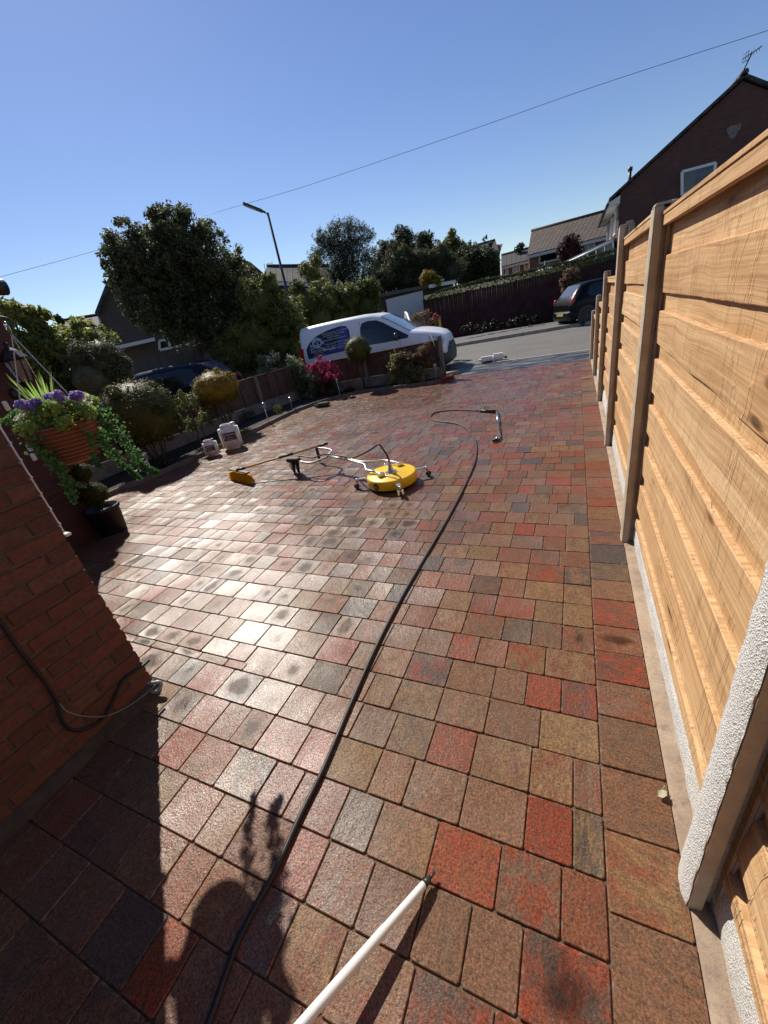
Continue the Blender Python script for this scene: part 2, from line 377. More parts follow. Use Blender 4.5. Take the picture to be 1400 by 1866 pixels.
# ================= timber fence on the right =================
def pine():
    t = NT('sawn_pine'); v = t.uv(); rv = t.n('Attribute', attribute_name='rv').outputs['Vector']
    o = t.n('VectorMath', {0: rv, 1: (37, 11, 5)}, operation='MULTIPLY'); p = t.n('VectorMath', {0: v, 1: o.outputs[0]}, operation='ADD').outputs[0]
    warp = t.noise(t.mapv(p, (1.6, 5, 1)), 1., 2)
    pw = t.n('VectorMath', {0: p, 1: t.n('CombineXYZ', {1: t.math('MULTIPLY', warp, .07)}).outputs[0]}, operation='ADD').outputs[0]
    g = t.noise(t.mapv(pw, (1.1, 75, 1)), 1., 4, .6); g2 = t.noise(t.mapv(pw, (.7, 16, 1)), 1., 3)
    sx = t.n('SeparateXYZ', {0: rv})
    c = t.mix(t.ramp(g2, .35, .65), (.70, .48, .265), (.59, .38, .195))
    c = t.mix(t.ramp(sx.outputs[0], 0, 1, 0, .8), c, (.48, .27, .12)); c = t.mix(t.ramp(sx.outputs[1], .6, 1, 0, .5), c, (.74, .55, .33))
    c = t.mix(t.ramp(g, .42, .66, 0, .72), c, (.36, .19, .08))
    vo = t.n('TexVoronoi', {'Vector': t.mapv(pw, (2.1, 7.5, 1)), 'Scale': 1.}); d = vo.outputs['Distance']
    k = t.math('MULTIPLY', t.ramp(d, .13, .05), t.ramp(t.n('SeparateColor', {0: vo.outputs['Color']}).outputs[0], .45, .5))
    halo = t.math('MULTIPLY', t.ramp(d, .35, .1), t.ramp(t.n('SeparateColor', {0: vo.outputs['Color']}).outputs[0], .45, .5))
    c = t.mix(t.math('MULTIPLY', halo, .5), c, (.36, .17, .06)); c = t.mix(t.math('MULTIPLY', k, .9), c, (.10, .045, .02))
    stn = t.ramp(t.noise(t.mapv(p, (1.8, 9, 1)), 1., 5, .7, .8), .55, .72); c = t.mix(t.math('MULTIPLY', stn, .45), c, (.33, .17, .07))
    lowf = t.noise(t.mapv(p, (3, 4, 1)), 1., 3); c = t.mix(t.ramp(lowf, .5, .75, 0, .35), c, (.66, .45, .24))
    saw = t.noise(t.mapv(p, (55, 14, 1)), 1., 3, .6, .5)
    patch = t.ramp(t.noise(t.mapv(p, (1.3, 2.5, 1)), 1., 2), .42, .6)
    crk = t.noise(t.mapv(p, (2.4, .35, 1)), 1., 5, .7, 1.2); crk = t.ramp(t.math('ABSOLUTE', t.math('SUBTRACT', crk, .5)), 0, .012, 1., 0.)
    h = t.math('ADD', t.math('MULTIPLY', g, .5), t.math('MULTIPLY', t.math('MULTIPLY', saw, patch), 1.3))
    h = t.math('ADD', h, t.math('MULTIPLY', warp, 2.)); h = t.math('SUBTRACT', h, t.math('MULTIPLY', crk, .5)); h = t.math('SUBTRACT', h, t.math('MULTIPLY', k, .8))
    t.bsdf(c, .75, Normal=t.bump(h, .9, .006), Specular_IOR_Level=.3); return t.m
m_pine = pine()
t = NT('precast_concrete'); v = t.obj(); n = t.noise(v, 9, 4); sp = t.noise(v, 160, 2)
c = t.mix(t.ramp(n, .35, .65), (.50, .42, .325), (.38, .31, .23)); c = t.mix(t.ramp(sp, .62, .72, 0, .6), c, (.14, .10, .07))
t.bsdf(c, .9, Normal=t.bump(sp, .25, .002)); m_post = t.m
t = NT('rough_white_concrete'); v = t.obj(); n = t.noise(v, 120, 5, .7); vo = t.n('TexVoronoi', {'Vector': v, 'Scale': 260.}).outputs[0]
c = t.mix(t.ramp(n, .3, .5), (.30, .29, .27), (.74, .73, .70)); c = t.mix(t.ramp(t.noise(v, 3, 3), .5, .75, 0, .35), c, (.45, .38, .30))
t.bsdf(c, .95, Normal=t.bump(t.math('ADD', n, t.math('MULTIPLY', vo, .6)), .9, .007)); m_dash = t.m
Y0, ST = .694, 1.93
FZ = [1.98, 2.0, 2.0, 1.852, 1.949, 1.64, 1.316, .974]      # post tops, first post behind the camera
PT = [1.85, 1.84, 1.80, 1.835, 1.555, 1.20, .885]
fence = thing('timber_fence', 'tall new waney lap timber fence with concrete posts stepping down along the driveway', 'fence', (.37, .694, 0))
random.seed(11)
for i in range(8):
    y = Y0+ST*(i-2); b = MB()
    # h-section: two faces with slots
    b.box((.324, y, -.1), (.362, y+.1, FZ[i]-.012), .004); b.box((.384, y, -.1), (.396, y+.1, FZ[i]-.012), .004); b.box((.36, y+.028, -.1), (.39, y+.072, FZ[i]-.02))
    b.prism([(.324, y, FZ[i]-.012), (.396, y, FZ[i]-.012), (.388, y+.008, FZ[i]), (.332, y+.008, FZ[i])], (0, .092, 0))
    b.mat(1)
    # rough cast on the drive side
    n = 60; zs = [FZ[i]*k/n-.02 for k in range(n+1)]
    vs = []
    rr = .0032 if i == 2 else .0015
    for k, z in enumerate(zs):
        e0, e1 = random.uniform(-rr, rr), random.uniform(-rr, rr)
        vs += [(.325, y+.001+e0, z), (.320-random.uniform(0, rr), y+.03, z), (.320-random.uniform(0, rr), y+.07, z), (.325, y+.099+e1, z)]
    b.add(vs, [(4*k+j, 4*k+4+j, 4*k+5+j, 4*k+1+j) for k in range(n) for j in range(3)], True)
    b.build('post', [m_post, m_dash if i <= 2 else m_post], fence)
for i in range(7):
    ya, yb = Y0+ST*(i-2)+.072, Y0+ST*(i-1)+.028; top = PT[i]
    gb = MB(); n = 40; gt = .165+(.0 if i != 2 else -.02)
    gb.box((.395, ya, -.15), (.425, yb, gt-.003))
    vs = []
    for k in range(n+1):
        yy = ya+(yb-ya)*k/n
        vs += [(.396-random.uniform(0, .006), yy, -.02), (.390-random.uniform(0, .008), yy, .05), (.391-random.uniform(0, .008), yy, .11), (.395-random.uniform(0, .003), yy, gt+random.uniform(-.004, .004)), (.42, yy, gt+.001)]
    gb.mat(1).add(vs, [(5*k+j, 5*k+5+j, 5*k+6+j, 5*k+1+j) for k in range(n) for j in range(4)])
    gb.build('gravel_board', [m_post, m_dash], fence)
    b = MB(); nseg = 44
    z = gt; k = 0
    while z < top-.03:                                      # recessed boards behind
        z1 = min(z+.17, top-.008); b.rnd().box((.4015, ya, z), (.4115, yb, z1)); z = z1+.0005
    boards = []; z = top-.06-.105 if i >= 2 else top-.165; hi = z
    while z-.166 > gt-.02:
        boards.append((z-.166+random.uniform(-.008, .008), z+random.uniform(-.006, .006))); z -= .2385
    if z > gt+.05: boards.append((gt+.002, z))
    for (z0, z1) in boards:
        b.rnd(); A_ = [random.uniform(.001, .009) if random.random() < .75 else .001 for _ in range(2)]; fr = [random.uniform(1.2, 3.2) for _ in range(2)]; ph = [random.uniform(0, 6) for _ in range(4)]
        cup = random.uniform(-.002, .003); lean = random.uniform(-.002, .003); vs = []
        for s_ in range(nseg+1):
            yy = ya+.002+(yb-ya-.004)*s_/nseg
            w0 = A_[0]*(math.sin(yy*fr[0]+ph[0])+.5*math.sin(yy*fr[0]*3.1+ph[1])+.25*math.sin(yy*11+ph[1]))+random.gauss(0, .0006)
            w1 = A_[1]*(math.sin(yy*fr[1]+ph[2])+.5*math.sin(yy*fr[1]*2.7+ph[3]))*.7+random.gauss(0, .0006)
            bow = .0022*math.sin(yy*2.1+ph[1])+.0008*math.sin(yy*9+ph[2]); x = .3845+bow; zb = max(z0+w0, gt-.004); zt = z1+w1
            vs += [(.401, yy, zb-.001), (x-lean+.002, yy, zb), (x-lean, yy, zb+.003), (x+cup, yy, (zb+zt)/2), (x+lean, yy, zt-.003), (x+lean+.002, yy, zt), (.401, yy, zt+.001)]
        for j in range(6):
            b.add([v for q in range(nseg+1) for v in (vs[7*q+j], vs[7*q+j+1])], [(2*q, 2*q+2, 2*q+3, 2*q+1) for q in range(nseg)], j in (2, 3))
        b.add(vs[:7], [(0, 1, 2, 3, 4, 5, 6)]); b.add(vs[-7:], [(6, 5, 4, 3, 2, 1, 0)])
    # side battens
    b.rnd().box((.382, ya, gt), (.40, ya+.022, top-.03)); b.rnd().box((.382, yb-.022, gt), (.40, yb, top-.03))
    pn = b.build('fence_panel', m_pine, fence)
    b = MB(); b.rnd().box((.362, ya+.002, top-.046), (.384, yb-.002, top-.004), .002); b.rnd().box((.358, ya+.001, top-.003), (.425, yb-.001, top+.013), .002)
    b.build('capping_rail', m_pine, pn)
# old neighbour posts just behind
for (px, py, w, hh, lab) in ((1229, 362, .10, 1.97, 'old round topped concrete post behind the second fence post from the camera'), (1153, 405, .14, 1.98, 'weathered concrete post stump behind the third fence post from the camera')):
    p = pX(px, py, .56); b = MB(); z1 = p.z
    if w < .12:
        b.box((.5, p.y-w/2, 0), (.6, p.y+w/2, z1-.05)); b.lathe([(.0001, .05), (.03, .046), (.045, .03), (.05, 0), (.05, -.02)][::-1], (.55, p.y, z1-.05), 16)
    else: b.box((.5, p.y-w/2, 0), (.58, p.y+w/2, z1), .01); b.box((.505, p.y+w/2-.02, z1-.03), (.575, p.y+w/2, z1+.03), .004)
    tag(b.build('concrete_post', m_conc), lab, 'post')
# small dry leaf on the strip
p = gr(1206, 1447, .012); b = MB()
b.prism([p+Vector(q) for q in ((-.012, -.012, 0), (0, -.016, .004), (.012, -.006, .006), (.014, .01, .004), (.003, .016, .001), (-.01, .006, .003))], (.001, 0, .002))
b.tube([p+Vector((.003, .014, .003)), p+Vector((.012, .026, .009))], .0012, 5)
tag(b.build('dry_leaf', mat('dry_leaf', (.42, .38, .24), .7)), 'small pale dry leaf lying on the mortar strip beside the red border block', 'leaf')

# ================= house on the left =================
random.seed(3)
m_mort = mat('mortar', (.12, .09, .065), .95, (.075, .055, .04), ns=14, bump=.6, bs=120, bd=.003)
t = NT('rustic_brick'); v = t.obj(); rv = t.n('SeparateXYZ', {0: t.n('Attribute', attribute_name='rv').outputs['Vector']})
c = t.mix(rv.outputs[0], (.185, .062, .034), (.115, .045, .028)); c = t.mix(t.ramp(rv.outputs[1], .6, 1, 0, .6), c, (.17, .088, .05))
n = t.noise(v, 42, 5, .7); n2 = t.noise(t.mapv(v, (1, 1, 6)), 22, 4, .6); c = t.mix(t.ramp(n, .42, .68, 0, .65), c, (.07, .034, .024)); c = t.mix(t.ramp(n2, .6, .8, 0, .4), c, (.26, .14, .09))
t.bsdf(c, .9, Normal=t.bump(t.math('ADD', n, n2), .8, .006)); m_rbrick = t.m
hw = thing('brick_house', 'near red brick house wall with a sharp corner at the left edge of the driveway', 'house', (-2.05, .8, 0))
WX, WY = -2.045, .815
b = MB(); b.box((-6, -4, 0), (WX-.006, WY-.006, 5.6)); b.build('mortar_wall', m_mort, hw)
b = MB(); z = .068; crs = 0
while z < 3.4:
    # drive face
    y = WY; k = 0
    first = .215 if crs % 2 == 0 else .1025
    while y > -1.6:
        L = first if k == 0 else (.215 if k > 1 or crs % 2 == 0 else .215)
        if crs % 2 == 0 and k == 1 and False: L = .1
        ya = y-L; b.rnd(); j = random.uniform(-.0015, .0015)
        bm = MB(); bm.box((WX-.1, ya, z), (WX+j, y, z+.065), .004)
        b.add([(p[0]+(random.uniform(-.0012, .0012) if p[0] > WX-.02 else 0), p[1]+random.uniform(-.0008, .0008), p[2]+random.uniform(-.001, .001)) for p in bm.v], bm.f)
        y = ya-.010; k += 1
    # garden face near the corner
    x = WX-.103 if crs % 2 == 0 else WX-.226
    while x > -4.9 and z < 3.4:
        b.rnd().box((x-.215+.01, WY-.1, z), (x, WY+random.uniform(-.0015, .0015), z+.065), .004); x -= .225
    z += .075; crs += 1
b.build('brick_face', m_rbrick, hw)
b = MB(); b.box((-6, -4, 3.41), (WX, WY, 5.6)); b.build('upper_wall', brick_mat('brick_upper', (.30, .11, .06), (.2, .08, .05), (.16, .125, .095)), hw)
b = MB(); n = 60; vs = []
for i in range(n+1):
    yy = -1.8+(WY+.01+1.8)*i/n; q = random.uniform(-.004, .004)
    vs += [(-2.046, yy, .062), (-2.032+q, yy, .044+q), (-2.024+q*.6, yy, .02), (-2.020+q, yy, -.005)]
b.add(vs, [(4*i+j, 4*i+4+j, 4*i+5+j, 4*i+1+j) for i in range(n) for j in range(3)], True); b.build('mortar_fillet', mat('shade_toned_mortar', (.075, .055, .04), .9, (.045, .034, .026), ns=12, bump=.5, bs=90, bd=.004), hw)  # base colour darkened to carry the house shadow on the fillet
# white window trim round the corner
b = MB(); b.box((WX-.03, WY+.001, 1.0), (WX-.002, WY+.008, 2.5), .002)
zz = .985
while zz < 2.5:
    b.box((WX-.018, WY+.001, zz+.055), (WX+.004, WY+.009, zz+.066), .002); zz += .075
b.box((WX-.35, WY+.001, .978), (WX+.001, WY+.026, .992), .003)
b.build('window_trim', m_white, hw)
# bracket for the basket
# pipe stub at the foot
b = MB(); b.tube(bez([(WX-.01, WY-.03, .075), (WX+.03, WY-.02, .075), (WX+.062, WY-.005, .072), (WX+.066, WY-.01, .05), (WX+.05, WY-.03, .028), (WX+.02, WY-.04, .024), (WX-.01, WY-.05, .024)], 5), .0095, 10)
tag(b.build('waste_pipe', mat('grey_pipe', (.33, .34, .34), .35)), 'small bent grey pipe poking out at the foot of the brick corner', 'pipe')
# cables on wall
def onwall(px, py, o=.012): q = pX(px, py, WX+o); return q
b = MB(); b.tube(bez([onwall(*p) for p in ((-20, 1112), (2, 1135), (40, 1190), (80, 1240), (105, 1280), (112, 1310), (130, 1330), (160, 1327), (188, 1310), (205, 1280), (225, 1240), (258, 1215), (272, 1203))], 6), .0075, 8)
tag(b.build('black_cable', m_rubber), 'thick black cable looping down the brick wall', 'cable')
b = MB(); b.tube(bez([onwall(*p, .016) for p in ((108, 1282), (125, 1298), (160, 1306), (200, 1303), (245, 1280), (275, 1256), (287, 1243))], 6), .0028, 6)
tag(b.build('grey_wire', mat('grey_wire', (.28, .27, .26), .5)), 'thin grey wire sagging from the thick black cable to the brick corner', 'wire')
# second house block beyond
m_brick2 = brick_mat('brick_dark_red', (.12, .038, .026), (.075, .026, .02), (.075, .055, .045))
h2 = thing('brick_porch', 'dark red brick porch block with a lantern behind the hanging basket', 'porch', (-4.85, 2.4, 0))
b = MB(); b.box((-9.5, .9, 0), (-4.85, 2.4, 2.33)); b.build('wall', m_brick2, h2)
b = MB(); b.box((-9.5, .9, 2.335), (-4.83, 2.45, 2.5)); b.build('fascia', m_white, h2)
b = MB(); b.box((-9.6, .9, 2.505), (-4.86, 2.42, 2.62)); b.build('roof', m_dgrey, h2)
b = MB(); b.tube([(-4.78, .9, 2.47), (-4.78, 2.52, 2.47)], .06, 14); b.tube([(-4.78, 2.40, 2.47), (-4.78, 2.53, 2.47)], .066, 14); b.build('gutter', m_black, h2)
for q, hgt in (((-4.84, 2.07, 1.52), .07), ((-4.84, 2.06, 1.38), .06), ((-4.84, 2.06, 1.10), .05), ((-4.84, 2.05, 1.01), .055)):
    b = MB(); b.box((q[0]-.01, q[1]-.025, q[2]-hgt), (q[0]+.008, q[1]+.02, q[2]+.02), .006); b.build('wall_plate', m_white, h2)
# lantern
ln = thing('wall_lantern', 'black coach lantern on the dark red brick porch wall', 'lantern', (-4.85, 2.2, 1.7))
m_lg = NT('lantern_glass'); m_lg.bsdf((.5, .42, .33), .15, Transmission_Weight=.6, Alpha=.8); m_lg = m_lg.m
lc = Vector((-4.66, 2.24, 1.80))
b = MB(); b.lathe([(.11, 0), (.115, .012), (.06, .075), (.025, .1), (.012, .12), (.02, .14), (.001, .16)], lc+Vector((0, 0, .06)), 6, smooth=False); b.build('cap', m_black, ln)
b = MB(); b.lathe([(.055, -.14), (.09, .05)], lc, 6, smooth=False); b.build('glass', m_lg, ln)
b = MB()
for k in range(6):
    a = k*math.pi/3; b.tube([lc+Vector((.057*math.cos(a), .057*math.sin(a), -.14)), lc+Vector((.093*math.cos(a), .093*math.sin(a), .06))], .006, 5)
b.lathe([(.001, -.24), (.02, -.22), (.03, -.19), (.058, -.145), (.058, -.135)], lc, 12)
b.tube(bez([(-4.85, 2.2, 1.55), (-4.76, 2.21, 1.5), (-4.68, 2.235, 1.52), (-4.66, 2.24, 1.58)], 5), .012, 8)
b.lathe([(.055, 0), (.055, .012), (.03, .02)], (-4.85, 2.2, 1.58), 16, axis=(1, 0, 0)); b.build('bracket', m_black, ln)
# ================= garden fence =================
def sunk_brick(): pass
m_gf = mat('weathered_brown_boards', (.11, .062, .04), .9, (.07, .04, .028), ns=5, bump=.5, bs=40, bd=.006)
m_gp = mat('weathered_concrete', (.23, .20, .17), .95, (.15, .13, .11), ns=6, bump=.4, bs=90, bd=.004)
gf = thing('garden_fence', 'low weathered brown panel fence around the planting bed', 'fence', (-6.9, 8, 0))
GP = [((-2.93, 10.02), .99, .93), ((-5.0, 9.98), .84, .86), ((-6.75, 9.35), .86, .86), ((-7.05, 8.0), .90, .90), ((-7.1, 6.05), .92, .92), ((-7.1, 4.15), .92, .92), ((-7.1, 2.3), .92, .92)]
for i, (p, zp, _) in enumerate(GP):
    b = MB(); b.box((p[0]-.05, p[1]-.05, -.1), (p[0]+.05, p[1]+.05, zp), .012)
    if i == 0: b.lathe([(.05, 0), (.045, .02), (.025, .038), (.001, .045)], (p[0], p[1], zp-.01), 14)
    b.build('post', m_gp, gf)
for i in range(len(GP)-1):
    (a, za, ta), (c_, zb, tb) = GP[i], GP[i+1]; A = Vector((*a, 0)); B = Vector((*c_, 0)); d = (B-A).normalized(); nrm = d.cross(Vector((0, 0, 1)))
    A2, B2 = A+d*.05, B-d*.05
    t0, t1 = (.90, .84) if i == 0 else ((.84, .85) if i == 1 else (.89, .89))
    b = MB(); b.prism([A2+nrm*-.02+Vector((0, 0, -.05)), B2+nrm*-.02+Vector((0, 0, -.05)), B2+nrm*-.02+Vector((0, 0, .29)), A2+nrm*-.02+Vector((0, 0, .29))], nrm*.04); b.build('gravel_board', m_gp, gf)
    b = MB(); nb = 5
    for k in range(nb):
        f0, f1 = k/nb, (k+1)/nb; za0, za1 = .295+(t0-.295)*f0, .295+(t0-.295)*f1+.01; zb0, zb1 = .295+(t1-.295)*f0, .295+(t1-.295)*f1+.01
        b.rnd().prism([A2+Vector((0, 0, za0)), B2+Vector((0, 0, zb0)), B2+Vector((0, 0, zb1))+nrm*.006, A2+Vector((0, 0, za1))+nrm*.006], nrm*.012)
    for f in (.02, .27, .52, .76, .98):
        q = A2.lerp(B2, f); b.rnd().beam(q-nrm*.012+Vector((0, 0, .295)), q-nrm*.012+Vector((0, 0, t0+(t1-t0)*f-.01)), .04, .022, up=nrm)
        b.rnd().beam(q+nrm*.03+Vector((0, 0, .295)), q+nrm*.03+Vector((0, 0, t0+(t1-t0)*f-.01)), .04, .022, up=nrm)
    b.beam(A2+Vector((0, 0, t0+.012)), B2+Vector((0, 0, t1+.012)), .05, .02)
    b.build('fence_panel', m_gf, gf)
# ================= things on the drive =================
m_yel = mat('yellow_enamel', (.80, .52, .012), .38, (.72, .45, .01), ns=5)
m_alu = mat('bare_aluminium', (.55, .54, .51), .42, metal=.5, var=.15)
m_brass = mat('brass', (.62, .45, .2), .35, metal=.8)
# rotary surface cleaner
dc = Vector((-1.733, 3.595, 0)); sc = thing('surface_cleaner', 'yellow round rotary surface cleaner with steel handle standing on the pavers', 'surface cleaner', dc)
b = MB(); b.lathe([(.262, .032), (.268, .036), (.268, .118), (.262, .130), (.245, .136), (.215, .137), (.205, .141), (.12, .144), (.11, .149), (.0001, .150)], dc, 56); o_ = b.build('deck', m_yel, sc)
b = MB(); b.lathe([(.235, .012), (.255, .012), (.258, .06), (.24, .06)], dc, 48); b.build('brush_skirt', m_black, sc)
lg = Vector(gr(694, 883, .075)); dd_ = (lg-dc); dd_.z = 0; dd_.normalize()
b = MB(); b.lathe([(.036, 0), (.036, .003)], dc+dd_*.267+Vector((0, 0, .076)), 24, axis=dd_, smooth=False); em = b.build('emblem', m_black, sc)
b = MB(); s_, u_ = frame(dd_); q = dc+dd_*.2715+Vector((0, 0, .076)); u_ = Vector((0, 0, 1)); s_ = Vector((-dd_.y, dd_.x, 0))
for a, e in (((-.022, .014), (-.012, -.014)), ((-.012, -.014), (.0, .014)), ((.006, .01), (.022, .01)), ((.006, -.008), (.022, -.008)), ((.006, .01), (.006, -.008))):
    b.beam(q+s_*a[0]+u_*a[1], q+s_*e[0]+u_*e[1], .003, .0045, up=dd_)
b.build('mark', mat('emblem_gold', (.7, .42, .08), .5), em)
b = MB(); b.lathe([(.05, .149), (.05, .158), (.032, .165), (.030, .19), (.022, .195), (.022, .225), (.014, .23), (.014, .26)], Vector((-1.714, 3.56, 0)), 20); b.obox(Matrix.Translation((-1.714, 3.56, .153)) @ Matrix.Rotation(.6, 4, 'Z'), (.13, .08, .008), .002); b.build('swivel', m_steel, sc)
for (x, y) in ((-1.79, 3.46), (-1.695, 3.765)):
    b = MB(); b.obox(Matrix.Translation((x, y, .165)) @ Matrix.Rotation(.9, 4, 'Z'), (.075, .055, .035), .004); b.tube([(x-.02, y-.03, .172), (x+.02, y+.03, .172)], .012, 10); b.build('bracket', m_steel, sc)
for p in (gr(661, 889), gr(727, 898), gr(773, 869), Vector((-1.95, 3.93, 0))):
    p = Vector((p.x, p.y, 0)); d = p-dc; d.z = 0; L = d.length; d.normalize(); sd = Vector((-d.y, d.x, 0))
    b = MB(); b.beam(dc+d*.25+Vector((0, 0, .105)), dc+d*.375+Vector((0, 0, .108)), .04, .012, bev=.002)
    w = dc+d*.385; b.lathe([(.014, .07), (.018, .095), (.014, .115)], w, 12)
    b.beam(w+sd*.017+Vector((0, 0, .08)), w+sd*.017+d*.012+Vector((0, 0, .028)), .003, .03, up=sd); b.beam(w-sd*.017+Vector((0, 0, .08)), w-sd*.017+d*.012+Vector((0, 0, .028)), .003, .03, up=sd)
    cs = b.build('caster', m_steel, sc)
    b = MB(); c_ = w+d*.014+Vector((0, 0, .030)); b.lathe([(.018, -.011), (.027, -.010), (.030, -.004), (.030, .004), (.027, .010), (.018, .011)], c_, 20, axis=sd); b.build('wheel', m_rubber, cs)
J = gr(628.6, 836, .20)      # clamp where the two rails meet
b = MB()
b.tube(bez([(-1.79, 3.46, .172), gr(680, 859, .168), gr(668, 856, .168), gr(664.5, 847, .19), gr(655, 843.5, .2), J], 5), .0125, 10)
b.tube(bez([(-1.695, 3.765, .172), gr(700, 839, .18), gr(680, 841, .19), gr(655, 841, .2), J+Vector((0, .03, 0))], 5), .0125, 10)
Q0 = gr(598, 831.8, .2); b.tube([J, Q0], .0125, 10); b.tube([J+Vector((0, .03, 0)), Q0+Vector((0, .03, 0))], .0125, 10)
b.tube(bez([Q0+Vector((0, .03, 0)), gr(601, 826, .205), gr(605, 821, .21), gr(594, 817.5, .21), gr(579, 816.3, .21)], 6), .0125, 10)
b.tube(bez([Q0, gr(585, 837, .2), gr(572, 842.3, .2), gr(560, 843.3, .2), gr(543, 840, .2), gr(537, 838.5, .205)], 6), .0125, 10)
b.build('handle_bar', m_alu, sc)
b = MB(); b.obox(Matrix.Translation(J+Vector((0, .012, 0))) @ Matrix.Rotation(-.35, 4, 'Z'), (.05, .055, .04), .005); b.build('clamp', m_white, sc)
G0 = gr(577, 816.5, .21); b = MB(); b.tube([G0+Vector((0, 0, .015)), G0-Vector((0, 0, .07)), G0-Vector((0, 0, .19))], [.018, .021, .018], 10); b.build('grip', m_black, sc)
b = MB(); 
for o in (0, .07):
    b.tube([gr(533+o*110, 838, .21), gr(534.5+o*110, 848, .11), gr(537+o*110, 860, .01)], [.03, .026, .018], 10)
tg0 = gr(535, 838, .215); b.obox(Matrix.Translation(tg0), (.2, .06, .05), .01); b.tube([gr(528, 839, .2), gr(529, 850, .09), gr(534, 857, .03)], .007, 6); b.build('trigger_gun', m_black, sc)
b = MB(); pk = at(688, 809, 4.02)
b.tube(bez([(-1.714, 3.56, .25), (-1.73, 3.57, .33), (-1.78, 3.585, .41), at(690, 810, 4.03), at(676, 819, 4.1), at(655, 830, 4.2), at(640, 834.5, 4.28), J+Vector((0, 0, .028)), Q0+Vector((-.02, 0, .03)), gr(570, 834, .23), gr(548, 831, .24), gr(538, 836, .225)], 8), .009, 10); b.build('hose', m_rubber, sc)
b = MB(); b.tube([(-1.714, 3.56, .235), (-1.716, 3.561, .285)], .0125, 10); b.build('coupling', m_brass, sc)
# broom
def leaf_like(n, a, c): return leaf_mat(n, a, c, .5, .55)
m_wood = mat('varnished_wood', (.58, .34, .10), .45, (.50, .27, .07), ns=20)
bh = (gr(415, 867, .03)+gr(469, 880, .03))/2
br_ = thing('broom', 'yellow bristle broom with wooden handle resting on the cleaner handle', 'broom', (bh.x, bh.y, 0))
A, B_ = gr(417, 862, .115), gr(469, 874, .115); ax = (B_-A); ax.z = 0; ax.normalize(); pr = Vector((-ax.y, ax.x, 0))
A2, B2 = bh-ax*.25, bh+ax*.25
b = MB(); b.beam(A2+Vector((0, 0, .12)), B2+Vector((0, 0, .12)), .055, .022, bev=.006); b.build('head', m_black, br_)
b = MB(); random.seed(2); n = 0
for i in range(75):
    for j in range(7):
        f = i/74; u = -.245+.49*f; w = -.028+.056*j/6
        fl = 1+.25*abs(u)/.25; p = bh+ax*u+pr*w; q = p+ax*(u*.16+random.gauss(0, .003))+pr*(w*.6+random.gauss(0, .005))
        b.tube([Vector((p.x, p.y, .112)), Vector((q.x, q.y, .008+random.uniform(0, .008)))], .0024, 3, cap=False, smooth=False)
b.build('bristles', leaf_like('yellow_bristle', (.85, .52, .03), (.75, .42, .02)), br_)
hs = bh+pr*.0+Vector((0, 0, .135)); he = gr(597, 808, .33)
dr = (he-hs).normalized()
b = MB(); b.tube([hs+dr*.0, he-dr*.12], .0125, 10); b.build('handle', m_wood, br_)
b = MB(); b.tube([he-dr*.13, he+dr*.0], .0155, 10); b.build('end_grip', m_black, br_)
b = MB(); b.tube([hs+dr*.60, hs+dr*.80], .0165, 10); b.build('sleeve', m_black, br_)
b = MB(); b.tube([hs-dr*.03, hs+dr*.10], [.02, .017], 10); b.build('socket', m_black, br_)
# main hose
hp = [(330, 1990), (380, 1866), (430, 1725), (467, 1650), (505, 1580), (548, 1485), (590, 1400), (640, 1282), (690, 1170), (740, 1075), (790, 990), (820, 938), (845, 890), (862, 852), (868, 830), (868, 808), (860, 792), (848, 779), (832, 772), (812, 769), (795, 767), (786, 762), (786, 757), (793, 752), (808, 749), (830, 747.5), (850, 747.5), (872, 748.5)]
pts = [gr(x, y, .010) for x, y in hp]
b = MB(); b.tube(bez(pts, 5), .0095, 10); tag(b.build('pressure_hose', m_rubber), 'long black pressure hose snaking over the pavers to the spray lance', 'hose')
g0, g1, g2 = gr(872, 748.5, .02), gr(906, 750, .025), gr(911, 798, .03)
sl_ = thing('spray_lance', 'pressure washer gun with bent steel lance lying on the pavers', 'spray lance', (g1.x, g1.y, 0))
b = MB(); d = (g1-g0); L = d.length; d.normalize(); s_, u_ = frame(d)
b.tube([g0, g0+d*L*.12, g0+d*L*.14, g0+d*L*.45, g0+d*L*.5, g0+d*L*.95], [.012, .012, .024, .024, .018, .028], 10)
b.tube(bez([g0+d*.12, g0+d*.13+s_*-.0+Vector((0, 0, .07)), g0+d*.2+Vector((0, 0, .06))], 4), .006, 6)
b.tube([g0+d*L*.3, g0+d*L*.3-s_*.08], .01, 8); b.build('gun', m_black, sl_)
b = MB(); b.tube([g1, g1.lerp(g2, .45)], .02, 10); b.build('sleeve', m_steel, sl_)
b = MB(); b.tube([g1.lerp(g2, .4), g1.lerp(g2, .97), g2+Vector((-.05, -.04, 0))], .0135, 10); b.tube([g1.lerp(g2, .96), g2+Vector((-.03, -.05, 0))], .022, 8); b.build('lance_tube', m_steel, sl_)
b = MB(); e = g2+Vector((-.02, -.04, 0)); b.tube([e, e+Vector((-.05, -.05, -.006))], [.024, .02], 10); b.build('nozzle', m_black, sl_)
# white pole near camera
p0, p1 = Vector((-.374, .49, .028)), Vector((-.565, .105, .098)); d = (p1-p0).normalized()
pl_ = thing('white_pole', 'white painted pole with a black tip lying towards the camera', 'pole', (p0.x, p0.y, 0))
b = MB(); b.tube([p0, p0+d*.02, p0+d*.16, p0+d*.161, p0+d*.9], [.0105, .0115, .0122, .0132, .0145], 20); b.build('tube', m_white, pl_)
b = MB(); b.tube([p0+d*.002, p0-d*.02], [.0115, .009], 14); b.tube([p0-d*.02, p0-d*.045+Vector((0, 0, .003))], [.006, .004], 8); b.build('tip', m_dgrey, pl_)
